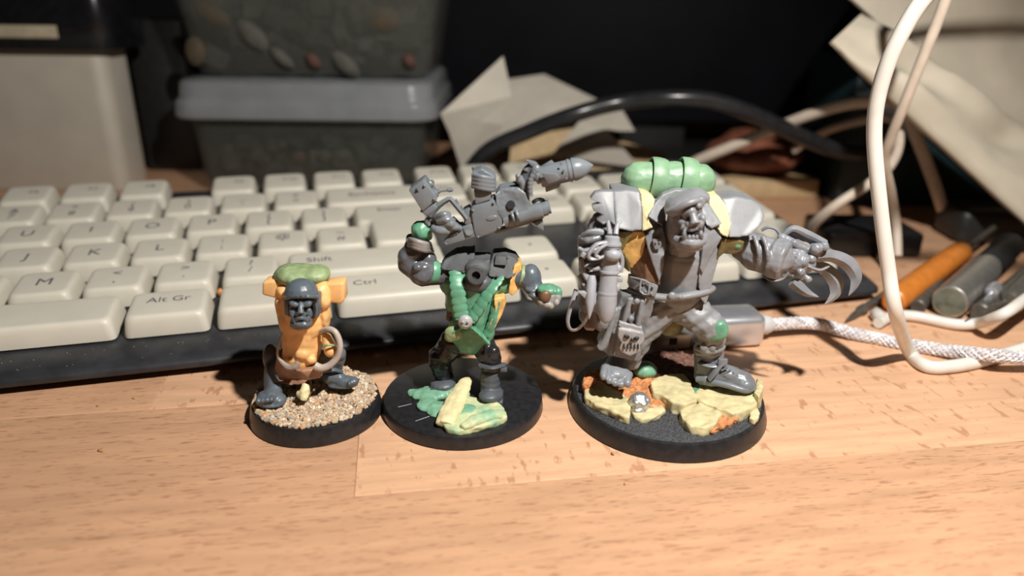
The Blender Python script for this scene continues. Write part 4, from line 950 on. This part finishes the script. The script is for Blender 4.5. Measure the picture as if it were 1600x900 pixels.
q.ell((1240, 405, -.7), (22, 20, 20)); q.ell((1258, 412, -.75), (16, 16, 14)); q.ell((1275, 392, -.7), (14, 13, 12)); q.ell((1248, 425, -.75), (13, 13, 10))
for (a, b, r) in (((1222, 372, -.6), (1262, 388, -.72), 7), ((1235, 362, -.4), (1282, 380, -.55), 7.5), ((1240, 380, -.75), (1270, 395, -.8), 6), ((1226, 395, -.85), (1255, 408, -.95), 6), ((1226, 408, -.85), (1252, 422, -.9), 5.5), ((1230, 425, -.8), (1255, 436, -.85), 5)): q.cap(a, b, r, r * .8)
for (x, y, r) in ((1275, 389, 9), (1255, 408, 8), (1250, 424, 7), (1268, 404, 7), (1288, 385, 7), (1262, 436, 6), (1240, 398, 6)): q.ell((x, y, -.92), r)
q.build('knuckle_block', CLM, claw, remesh=.02, smooth=1, nz=.014, ns=9)
q = G(F3C); q.tube([(1190, 360, -.4), (1200, 355, -.45), (1212, 358, -.5), (1218, 366, -.5)], 2.5, 8); q.build('hose', CLM, claw)
q = G(F3C); q.tube([(1226, 366, -.55), (1240, 357, -.6), (1262, 366, -.6), (1290, 380, -.65)], [4, 5, 6, 5], 8); q.build('piston', CLM, claw)
def blade(pts, wid, name='blade', mt=CLM):
    """curved flat blade: spine points (x,y,dy), widths in picture units"""
    Q = [F3C.P(p) for p in pts]; Q, T = spline(Q, 5)
    vs, fs = [], []
    yd = V((.10, 1, .15)).normalized()
    for i, c in enumerate(Q):
        d = (Q[min(i + 1, len(Q) - 1)] - Q[max(i - 1, 0)]).normalized()
        s_ = d.cross(yd).normalized()
        t = T[i]; k = min(int(t), len(wid) - 2); wv = (wid[k] * (1 - t + k) + wid[k + 1] * (t - k)) * F3C.k
        th = wv * .45 + .012
        vs += [c + s_ * wv, c + yd * -th, c - s_ * wv, c + yd * th]
    for i in range(len(Q) - 1):
        for j in range(4):
            a0 = i * 4 + j; b0 = i * 4 + (j + 1) % 4; fs.append((a0, b0, b0 + 4, a0 + 4))
    fs += [(3, 2, 1, 0), tuple(len(vs) - 4 + j for j in range(4))]
    q = G(); q.add(vs, fs); return q.build(name, mt, claw, sub=0, sharp=35)
blade([(1272, 402, -.8), (1300, 400, -.85), (1325, 412, -.9), (1337, 432, -.95), (1334, 448, -1.0), (1326, 462, -1.05)], [9, 10, 11.5, 9, 5.5, .4])
blade([(1262, 412, -.6), (1288, 420, -.6), (1305, 438, -.62), (1306, 456, -.65), (1298, 468, -.68), (1288, 476, -.7)], [8, 10, 12, 9, 5.5, .4], mt=GREY)
blade([(1238, 440, -.85), (1250, 450, -.92), (1262, 458, -.98), (1279, 464, -1.05)], [9, 9, 6.5, .4])
q = G(F3C); q.tube([(1262, 416, -1.0), (1280, 422, -1.05), (1292, 418, -1.05), (1296, 416, -1.02)], [2, 2.4, 2, 1], 6); q.tube([(1280, 422, -1.05), (1283, 428, -1.02)], [2, .8], 6); q.build('wire', LAPM, claw)
# ------------------------------------------------------------------ metal plug with braided cable
PM = Matrix.Rotation(radians(8), 3, 'Z')
plug = thing('charging_cable', 'silver metal plug with white braided cable lying beside the largest base', 'cable', tuple(atz(1140, 548, 0)))
def rbox(g, c, sx, sy, sz, R=PM):
    g.box(c, (sx, sy, sz), R); return g
pc = atz(1130, 547, 0); pc = V((pc.x, pc.y + .55, 0))
g = G(); rbox(g, pc + V((.05, 0, .52)), 2.25, 1.15, .98); g.build('plug_shell', ALU, plug, bevel=.22, seg=4)
g = G(); rbox(g, pc + PM @ V((-1.75, .0, .34)), 1.35, 1.05, .48); cn = g.build('connector', STEEL, plug, bevel=.05)
g = G(); rbox(g, pc + PM @ V((-1.62, -.535, .36)), .22, .04, .2); g.build('connector_hole', HOLE_SHADE, cn)
g = G(); g.lathe([(0, .30), (.3, .29), (.45, .22)], pc + PM @ V((1.15, 0, .50)), pc + PM @ V((3, 0, .46)), seg=18); g.build('strain_relief', ALUP, plug, sharp=30)
# braided cord as interlaced strands
e0 = pc + PM @ V((1.5, 0, .49))
cpts = [e0, atz(1270, 505, .42), atz(1330, 520, .22), atz(1400, 535, .16), atz(1480, 548, .24), atz(1560, 556, .54), atz(1660, 566, .3), atz(1800, 580, .16)]
Q, _ = spline(cpts, 60)
L = [0.0]
for i in range(1, len(Q)): L.append(L[-1] + (Q[i] - Q[i - 1]).length)
g = G(); RB_ = .145; PITCHB = 1.1; NS = 7
step = .035; ns_ = int(L[-1] / step); path = []; k = 0
for i in range(ns_):
    s_ = i * step
    while L[k + 1] < s_: k += 1
    t = (s_ - L[k]) / max(1e-6, L[k + 1] - L[k]); p = Q[k].lerp(Q[k + 1], t); d = (Q[k + 1] - Q[k]).normalized(); path.append((p, d))
for dr in (1, -1):
    for q_ in range(NS):
        pts = []
        for i, (p, d) in enumerate(path):
            x, y, _ = basis(d); th = dr * 2 * pi * (i * step) / PITCHB + 2 * pi * q_ / NS
            rr_ = RB_ + .014 * dr * cos(NS * (2 * pi * (i * step) / PITCHB) * 1.0)
            pts.append(p + x * (rr_ * cos(th)) + y * (rr_ * sin(th)))
        g.tube(pts, .042, 4, raw=True)
o = g.build('braid_strands', BRAIDM, plug, sharp=80); o['kind'] = 'stuff'
g = G(); g.tube([p for p, d in path[::3]], .125, 8, raw=True); g.build('cord_core', mat('grey_cord_core', (.35, .33, .34), .6), plug)

# ------------------------------------------------------------------ loose cables
def cable(label, pts, r, mt, seg=12, nm='cable'):
    g = G(); g.tube(pts, r, seg, 12); return tag(g.build(nm, mt, None, sharp=80), label, 'cable')
cable('bright white cable looping down in front of the tools', [V((28, 9, .2)), V((26, 8, 4)), V((20, 8, 12)), V((15, 12, 15)), at(1640, -230, 16.6), at(1490, -50, 17.4), at(1436, 8, 17.6), at(1395, 80, 17.8), at(1372, 150, 18.0), at(1366, 215, 18.1), at(1374, 310, 18.0), at(1388, 420, 17.8), at(1400, 490, 17.6), atz(1420, 548, .30), atz(1448, 572, .19), atz(1490, 572, .19), atz(1540, 562, .19), atz(1600, 545, .30), atz(1680, 520, .8)], .185, WHITEC)
cable('white cable, shade painted in as tan, hanging down just right of the bright white one', [V((30, 14, .2)), V((28, 14, 5)), V((24, 14, 11)), V((19, 19, 16)), at(1570, -230, 23), at(1502, -70, 23.8), at(1470, 20, 24), at(1440, 95, 24.2), at(1412, 165, 24.5), at(1392, 215, 25), at(1382, 250, 25.5), at(1392, 300, 26), at(1400, 350, 26), at(1402, 400, 25.5)], .17, WHITEC_SHADE)
cable('white cable with shade in its colour, curling from the keyboard end up to a tight bend', [at(1262, 376, 28.2), at(1272, 350, 27.8), at(1310, 318, 27.6), at(1358, 287, 27.8), at(1388, 262, 28.2), at(1403, 232, 29), at(1403, 200, 30), at(1388, 184, 31.5), at(1350, 188, 33.4), at(1290, 205, 35), at(1240, 235, 36)], .19, WHITEC_SHADE)
cable('long white cable with shade painted into it, crossing under the black arching cable', [at(1060, 268, 35.6), at(1092, 250, 35.2), at(1150, 226, 34.6), at(1210, 201, 34.2), at(1270, 178, 33.2), at(1330, 162, 32), at(1385, 160, 31.5), at(1415, 176, 31.5), at(1432, 215, 31.2), at(1450, 260, 31), at(1468, 310, 31), atz(1478, 345, .3)], .25, WHITEC_SHADE)
cable('thick glossy black cable arching above the keyboard', [at(720, 290, 33.4), at(760, 237, 33.4), at(830, 204, 33.4), at(900, 178, 33.2), at(970, 160, 33.5), at(1050, 153, 33), at(1115, 158, 33), at(1180, 180, 33), at(1250, 212, 33.2), at(1310, 235, 33.5), at(1370, 238, 34), at(1430, 226, 35)], .36, BLACKC, 16)
cable('white cable lying flat under the steel tools', [atz(1372, 505, .2), atz(1395, 494, .2), atz(1430, 494, .2), atz(1490, 506, .2), atz(1528, 505, .35), atz(1550, 498, .8), atz(1576, 486, 1.15), atz(1610, 462, 1.2), atz(1680, 420, 1.1)], .17, WHITEC)
g = G(); g.lathe([(0, .16), (.25, .2), (.6, .2), (.7, .12)], atz(1380, 502, .2), atz(1360, 480, .2), seg=14); tag(g.build('cable_plug', WHITEC), 'small white plug end lying behind the bright white cable', 'plug')

# ------------------------------------------------------------------ tools lying on the desk
def rod(name, label, p0, p1, prof, mt, seg=24, extra=None, cat='hobby tool'):
    g = G(); g.lathe(prof, p0, p1, seg=seg)
    r = thing(name, label, cat, (p0[0], p0[1], 0), 'hobby tools heaped on the desk')
    g.build('shaft', mt, r, sharp=30)
    if extra:
        for (nm, pr_, m2) in extra:
            g = G(); g.lathe(pr_, p0, p1, seg=seg); g.build(nm, m2, r, sharp=30)
    return r
p0 = atz(1477, 497, 0); p0 = V((p0.x, p0.y, .56)); p1 = p0 + V((3.3, 3.4, .12))
rod('steel_handle', 'fat round steel tool handle with its flat end facing the camera', p0, p1, [(0, .50), (.05, .54), (3.9, .54), (4.0, .48), (4.1, .44), (4.4, .44)], STEEL, extra=[('grip', [(4.35, .44), (4.5, .5), (7.4, .5), (7.5, .44)], RUBB), ('end_face', [(-.005, .47), (-.01, .3), (-.01, .01)], STEELE)])
p0 = atz(1412, 458, .5); p0 = V((p0.x, p0.y, .48)); p1 = atz(1512, 392, .6); p1 = V((p1.x, p1.y, .8))
rod('screwdriver', 'orange-handled tool lying behind the steel handle', p0, p1, [(-.9, .30), (-.8, .40), (0, .44), (4.9, .42), (5.3, .36), (5.5, .1)], ORH, extra=[('blade', [(5.4, .12), (9, .12), (9.2, .05)], STEELD)])
p0 = atz(1430, 493, 0); p0 = V((p0.x, p0.y, .3)); rod('dark_file', 'thin dark tool lying between the orange and steel handles', p0, p0 + V((3.0, 3.6, .15)), [(0, .2), (.05, .24), (2.6, .24), (2.7, .2), (6.5, .2)], STEELD)
p0 = atz(1526, 503, 0); p0 = V((p0.x, p0.y, .32)); rod('chisel', 'short dark grey handle tucked against the right of the steel handle', p0, p0 + V((3.4, 3.2, .05)), [(0, .25), (.06, .30), (2.0, .30), (2.2, .25), (7, .25)], STEELD)
p0 = atz(1534, 478, .5); rod('metal_pin', 'thin metal pin with a bluish bulb tip', p0, atz(1562, 440, .85), [(0, .07), (.9, .08), (.95, .2), (1.2, .24), (1.4, .2), (1.5, .05)], ALU, 14)
p0 = atz(1572, 505, 0); p0 = V((p0.x, p0.y, .62)); rod('ribbed_tool', 'dark ribbed tool along the right edge of the picture', p0 + V((.2, .4, 0)), p0 + V((3.6, 3.8, .1)), [(0, .2)] + [(.1 + i * .12, .27 + .05 * (i % 2)) for i in range(24)] + [(3.2, .3), (7, .3)], STEELD)
p0 = atz(1505, 515, .12); rod('tweezers', 'slim pointed tweezers resting over the flat white cable', V((p0.x, p0.y, .42)), V((p0.x + 1.9, p0.y + 1.25, .52)), [(0, .02), (.8, .07), (2.4, .1), (5, .12)], STEELD, 8)
p0 = atz(1322, 502, .1); rod('probe', 'small dark steel probe near the corner of the keyboard', V((p0.x, p0.y, .12)), atz(1362, 474, .2), [(0, .03), (.5, .1), (.9, .12), (1.0, .17), (1.3, .17), (1.4, .13), (3, .13)], STEELD, 12)
for (x, y, r_, lb) in ((1382, 400, .28, 'small tan knob behind the bright white cable, by the keyboard corner'), ):
    p = atz(x, y, .3); g = G(); g.ell((p.x, p.y, r_), (r_, r_, r_)); g.tube([(p.x, p.y, r_), (p.x + .5, p.y + .55, r_)], .16, 10); tag(g.build('tool_knob', STEELD), lb, 'hobby tool')
# ------------------------------------------------------------------ clear tubs
def tub(name, label, x0, x1, y0, y1, z0, z1, taper, lidh, lidz):
    r = thing(name, label, 'container', ((x0 + x1) / 2, (y0 + y1) / 2, z0))
    def ring(x0, x1, y0, y1, z, rad, n=5):
        out = []
        for (cx, cy, a0) in ((x1 - rad, y0 + rad, -90), (x1 - rad, y1 - rad, 0), (x0 + rad, y1 - rad, 90), (x0 + rad, y0 + rad, 180)):
            for k in range(n + 1):
                a = radians(a0 + 90 * k / n); out.append(V((cx + rad * cos(a), cy + rad * sin(a), z)))
        return out
    def loft(rings, close_bot=True, close_top=True):
        g = G(); n = len(rings[0]); vs = [p for q in rings for p in q]; fs = []
        for i in range(len(rings) - 1):
            for j in range(n):
                a0 = i * n + j; b0 = i * n + (j + 1) % n; fs.append((a0, b0, b0 + n, a0 + n))
        if close_bot: fs.append(tuple(range(n - 1, -1, -1)))
        if close_top: o = (len(rings) - 1) * n; fs.append(tuple(range(o, o + n)))
        g.add(vs, fs); return g
    t = taper
    outer = [ring(x0 + t + .5, x1 - t - .5, y0 + t + .5, y1 - t - .5, z0 + .02, .6), ring(x0 + t + .12, x1 - t - .12, y0 + t + .12, y1 - t - .12, z0 + .25, .8), ring(x0 + t, x1 - t, y0 + t, y1 - t, z0 + .7, .9), ring(x0, x1, y0, y1, z1, 1.0)]
    d = .12
    inner = [ring(x0 + d, x1 - d, y0 + d, y1 - d, z1, .9), ring(x0 + t + d, x1 - t - d, y0 + t + d, y1 - t - d, z0 + .7, .8), ring(x0 + t + .5, x1 - t - .5, y0 + t + .5, y1 - t - .5, z0 + .16, .6)]
    loft(outer + inner).build('tub_body', TUBM, r, sharp=40)
    e = .45
    lid = [ring(x0 - e, x1 + e, y0 - e, y1 + e, lidz, 1.2), ring(x0 - e - .12, x1 + e + .12, y0 - e - .12, y1 + e + .12, lidz + .12, 1.3), ring(x0 - e - .05, x1 + e + .05, y0 - e - .05, y1 + e + .05, lidz + lidh * .45, 1.3), ring(x0 - e + .12, x1 + e - .12, y0 - e + .12, y1 + e - .12, lidz + lidh * .55, 1.2), ring(x0 - e + .2, x1 + e - .2, y0 - e + .2, y1 + e - .2, lidz + lidh - .1, 1.2), ring(x0 - e + .35, x1 + e - .35, y0 - e + .35, y1 + e - .35, lidz + lidh, 1.1)]
    loft(lid).build('tub_lid', LIDM, r, bevel=.05, sharp=40)
    return r
tx0, tx1 = at(296, 250, 36).x, at(668, 250, 36).x
t1 = tub('storage_tub', 'clear plastic storage tub with a cloudy lid standing behind the keyboard', tx0, tx1, 36, 45, 0, 3.9, .25, 1.75, 3.75)
def fill(root, x0, x1, y0, y1, z0, z1, n, seed):
    rr = random.Random(seed); g = G()
    for i in range(n):
        s_ = rr.uniform(.35, .9)
        g.box((rr.uniform(x0 + 1, x1 - 1), rr.uniform(y0 + .9, y1 - 1), rr.uniform(z0 + .6, z1 - .5)), (s_ * rr.uniform(.7, 2), s_ * rr.uniform(.6, 1.4), s_), Matrix.Rotation(rr.uniform(0, 3), 3, 'Z') @ Matrix.Rotation(rr.uniform(-.6, .6), 3, 'X'))
    o = g.build('tub_contents', DARKFILL, root); o['kind'] = 'stuff'
fill(t1, tx0 + .3, tx1 - .3, 36.1, 44.6, .2, 3.2, 260, 5)
for (px, py, mt) in ((467, 245, BIT_R), (507, 243, BIT_W), (535, 243, BIT_W)):
    p = at(px, py, 36.55); g = G(); g.ell(p, (.35, .2, .3), n=9, m=6); g.build('small_bit', mt, t1)
ux0, ux1 = at(248, 10, 36.3).x, at(694, 10, 36.3).x
t2 = tub('storage_tub', 'second clear tub stacked on top of the lidded one, full of dark odds and ends', ux0, ux1, 36.3, 45, 5.52, 11.3, .75, 1.2, 11.2)
fill(t2, ux0 + .6, ux1 - .6, 36.6, 44.4, 5.8, 10.3, 360, 9)
for (px, py, mt, rx, rz) in ((395, 55, BIT_W, .9, .5), (305, 80, BIT_O, .5, .7), (490, 95, BIT_R, .45, .3), (540, 100, BIT_W, .8, .4), (440, 90, BIT_W, .7, .3), (330, 20, BIT_O, 1.0, .5), (640, 95, BIT_R, .4, .3), (600, 30, BIT_O, .8, .6)):
    p = at(px, py, 36.95); g = G(); g.ell(p, (rx, .25, rz), a=px % 50, n=10, m=7); g.build('small_bit', mt, t2)

# ------------------------------------------------------------------ white box with black lid
bx = thing('storage_box', 'white rounded box with a glossy black lid at the far left', 'box', (-21.5, 40, 0))
def rr_prism(x0, x1, y0, y1, z0, z1, rad, n=6):
    g = G(); base = []
    for (cx, cy, a0) in ((x1 - rad, y0 + rad, -90), (x1 - rad, y1 - rad, 0), (x0 + rad, y1 - rad, 90), (x0 + rad, y0 + rad, 180)):
        for k in range(n + 1):
            a = radians(a0 + 90 * k / n); base.append(V((cx + rad * cos(a), cy + rad * sin(a), 0)))
    n_ = len(base); vs = [p + V((0, 0, z0)) for p in base] + [p + V((0, 0, z1)) for p in base]
    g.add(vs, [tuple(range(n_ - 1, -1, -1)), tuple(range(n_, 2 * n_))] + [(i, (i + 1) % n_, (i + 1) % n_ + n_, i + n_) for i in range(n_)])
    return g
bxr = at(176, 180, 36.5).x
rr_prism(-32, bxr, 36.5, 39.3, 0, 6.75, .7).build('box_body', BOXW, bx, bevel=.08, sharp=50)
lid = rr_prism(-32.6, bxr + .75, 35.9, 40.2, 6.8, 9.6, .9).build('box_lid', LIDB, bx, bevel=.12, sharp=50)
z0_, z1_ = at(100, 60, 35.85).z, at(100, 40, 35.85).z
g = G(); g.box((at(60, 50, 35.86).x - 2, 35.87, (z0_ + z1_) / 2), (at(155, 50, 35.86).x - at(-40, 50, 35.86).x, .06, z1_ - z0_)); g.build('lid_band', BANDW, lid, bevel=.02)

# ------------------------------------------------------------------ folded paper scraps
def paper(label, pts, tris, mt=PAPER, th=.05):
    vs = [at(*p) for p in pts]; g = G(); n = len(vs)
    bk = [v + V((.0, th, .01)) for v in vs]
    edges = {}
    for t in tris:
        for i in range(len(t)):
            e = (t[i], t[(i + 1) % len(t)]); k = tuple(sorted(e)); edges.setdefault(k, []).append(e)
    fs = [tuple(t) for t in tris] + [tuple(i + n for i in reversed(t)) for t in tris]
    for k, es in edges.items():
        if len(es) == 1: a, b = es[0]; fs.append((b, a, a + n, b + n))
    g.add(vs + bk, fs); return tag(g.build('paper_scrap', mt, None, sharp=15), label, 'paper', 'crumpled paper behind the keyboard')
paper('tall folded paper scrap standing with a pointed top and tip', [(688, 178, 35.3), (786, 88, 37.2), (800, 150, 36.8), (731, 296, 34.4), (702, 208, 34.9), (786, 195, 35.4), (752, 190, 34.2)], [(0, 1, 2), (0, 2, 6), (0, 6, 4), (4, 6, 3), (6, 5, 3), (6, 2, 5)])
paper('wide folded paper scrap sloping under the black cable', [(788, 125, 40.5), (850, 116, 41), (938, 158, 40), (860, 190, 38), (786, 192, 38.5), (856, 150, 39.5), (760, 240, 36.6)], [(0, 1, 5), (1, 2, 5), (2, 3, 5), (3, 4, 5), (4, 0, 5), (4, 3, 6)])
paper('low paper corner poking out right of the black cable', [(905, 190, 37.5), (970, 168, 38.5), (992, 205, 37.5), (950, 205, 36.8), (860, 245, 37.2), (1000, 262, 36.9)], [(0, 1, 3), (1, 2, 3), (0, 3, 4), (3, 5, 4)], BOXW)
paper('brownish paper sheet lying lowest behind the keyboard', [(800, 215, 38.5), (900, 200, 38.8), (1040, 240, 38.2), (1040, 307, 36.6), (880, 307, 36.6), (790, 307, 36.6)], [(0, 1, 4), (1, 2, 3), (1, 3, 4), (0, 4, 5)], NOTE)

# ------------------------------------------------------------------ brown pouch on tan card box, dark teal box
pA = at(1130, 255, 37.0); pB = at(1246, 258, 37.0)
g = G(); g.ell(((pA.x + pB.x) / 2, 38.3, 1.94), (2.6, 2.0, .95)); g.ell((pA.x + 1.6, 38.4, 2.3), (1.6, 1.6, .9)); g.ell((pB.x - 1.2, 38.2, 1.86), (1.6, 1.8, .8))
tag(g.build('pouch', POUCH, None, remesh=.1, smooth=3, nz=.1, ns=.8), 'blurred reddish-brown rounded pouch behind the keyboard end', 'pouch')
g = G(); g.box(((pA.x + pB.x) / 2 + .3, 38.3, .5), (5.2, 3.6, 1.0), Matrix.Rotation(radians(4), 3, 'Z')); tag(g.build('card_box', NOTE, None, bevel=.12), 'flat tan card box under the reddish-brown pouch', 'box')
qa = at(1318, 250, 35.6).x
g = G(); g.box((qa + 4.5, 38.6, 3.4), (9, 6, 6.8)); g.box((qa + 4.5, 35.58, 6.0), (8.2, .1, .4)); tag(g.build('dark_box', TEAL, None, bevel=.1), 'dark teal box standing behind the loose cables', 'box')

# ------------------------------------------------------------------ cream wrapped packages leaning at upper right
def package(label, cs, nrm_off, th, seed):
    """soft padded slab: cs = four world corners"""
    n, m_ = 26, 22; vs, fs = [], []
    a, b, c, d = [V(x) for x in cs]
    nr = (b - a).cross(d - a).normalized()
    if nr.y > 0: nr = -nr
    for side in (1, -1):
        for i in range(n + 1):
            for j in range(m_ + 1):
                u, v = i / n, j / m_
                p = (a.lerp(b, u)).lerp(d.lerp(c, u), v)
                prof = (min(1, 5 * min(u, 1 - u)) * min(1, 5 * min(v, 1 - v))) ** .5
                wr = noise.noise(V((u * 1.5, v * 6, seed))) * .6 + .25 * noise.noise(V((u * 3, v * 11, seed + 3)))
                vs.append(p + nr * (side * th * (.12 + .88 * prof) + wr * prof * (1 if side > 0 else .3)))
    o = (n + 1) * (m_ + 1)
    for s_ in range(2):
        for i in range(n):
            for j in range(m_):
                q = s_ * o + i * (m_ + 1) + j; fs.append((q, q + 1, q + m_ + 2, q + m_ + 1))
    bd = [i * (m_ + 1) for i in range(n + 1)] + [n * (m_ + 1) + j for j in range(1, m_ + 1)] + [i * (m_ + 1) + m_ for i in range(n - 1, -1, -1)] + [j for j in range(m_ - 1, 0, -1)]
    for k in range(len(bd)):
        x, y = bd[k], bd[(k + 1) % len(bd)]; fs.append((x, y, y + o, x + o))
    g = G(); g.add(vs, fs); return tag(g.build('wrapped_package', BAGM, None, sharp=60), label, 'package')
package('cream wrapped package with a blunt left corner, leaning in front of another', [at(1298, 66, 29.5), at(1345, 22, 31), at(1770, 320, 30), at(1650, 392, 27.2)], 0, .5, 2)
package('larger cream wrapped package leaning across the top right corner', [at(1322, -8, 32), at(1500, -260, 36), at(1980, 190, 35), at(1715, 345, 31.5)], 0, .55, 8)
g = G(); xa, xb = at(1268, 300, 42).x, at(1300, 300, 42).x
g.box(((xa + xb) / 2, 43.4, 2.6), (xb - xa, 2.4, 5.2)); tag(g.build('black_carton', BLACKC, None, bevel=.12), 'small black carton standing beside the reddish-brown pouch', 'box')
g = G(); xa, xb = at(1296, 370, 27.8).x, at(1446, 370, 27.8).x
g.box(((xa + xb) / 2, 29.2, .5), (xb - xa, 2.8, 1.0)); tag(g.build('added_dark_slab', BLACKC, None, bevel=.15, seg=3), 'low black slab added to darken the desk behind the tools', 'added slab')  # black slab added where the desk should fall dark
mn = thing('monitor', 'large black monitor standing dark behind the paper scraps and cables', 'monitor', (4, 47, 0))
xa, xb = at(640, 150, 46).x, at(1420, 150, 46).x
g = G(); g.box(((xa + xb) / 2, 46.6, 14.2), (xb - xa, 1.2, 24)); g.build('screen_panel', SCREENM, mn, bevel=.15)
g = G(); g.box(((xa + xb) / 2, 47.4, 4), (4, .8, 8)); g.build('stand_neck', RUBB, mn, bevel=.1)
g = G(); g.box(((xa + xb) / 2, 47, .3), (14, 9, .6)); g.build('stand_foot', RUBB, mn, bevel=.2)

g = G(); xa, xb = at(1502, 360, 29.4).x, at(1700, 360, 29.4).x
g.box(((xa + xb) / 2, 30.6, .75), (xb - xa, 2.2, 1.5)); tag(g.build('added_dark_case', RUBB, None, bevel=.4, seg=4), 'black case added to darken the desk behind the tool heap', 'case')  # black block put in to deepen the dark behind the tools

g = G(); xa, xb = at(236, 200, 40.5).x, at(286, 200, 40.5).x
g.box(((xa + xb) / 2 - .2, 42.5, 4), (xb - xa + 1.2, 3, 8)); tag(g.build('added_gap_case', RUBB, None, bevel=.2), 'dark upright case added to darken the gap between white box and tubs', 'case')  # black box added to cover the lit desk in this gap
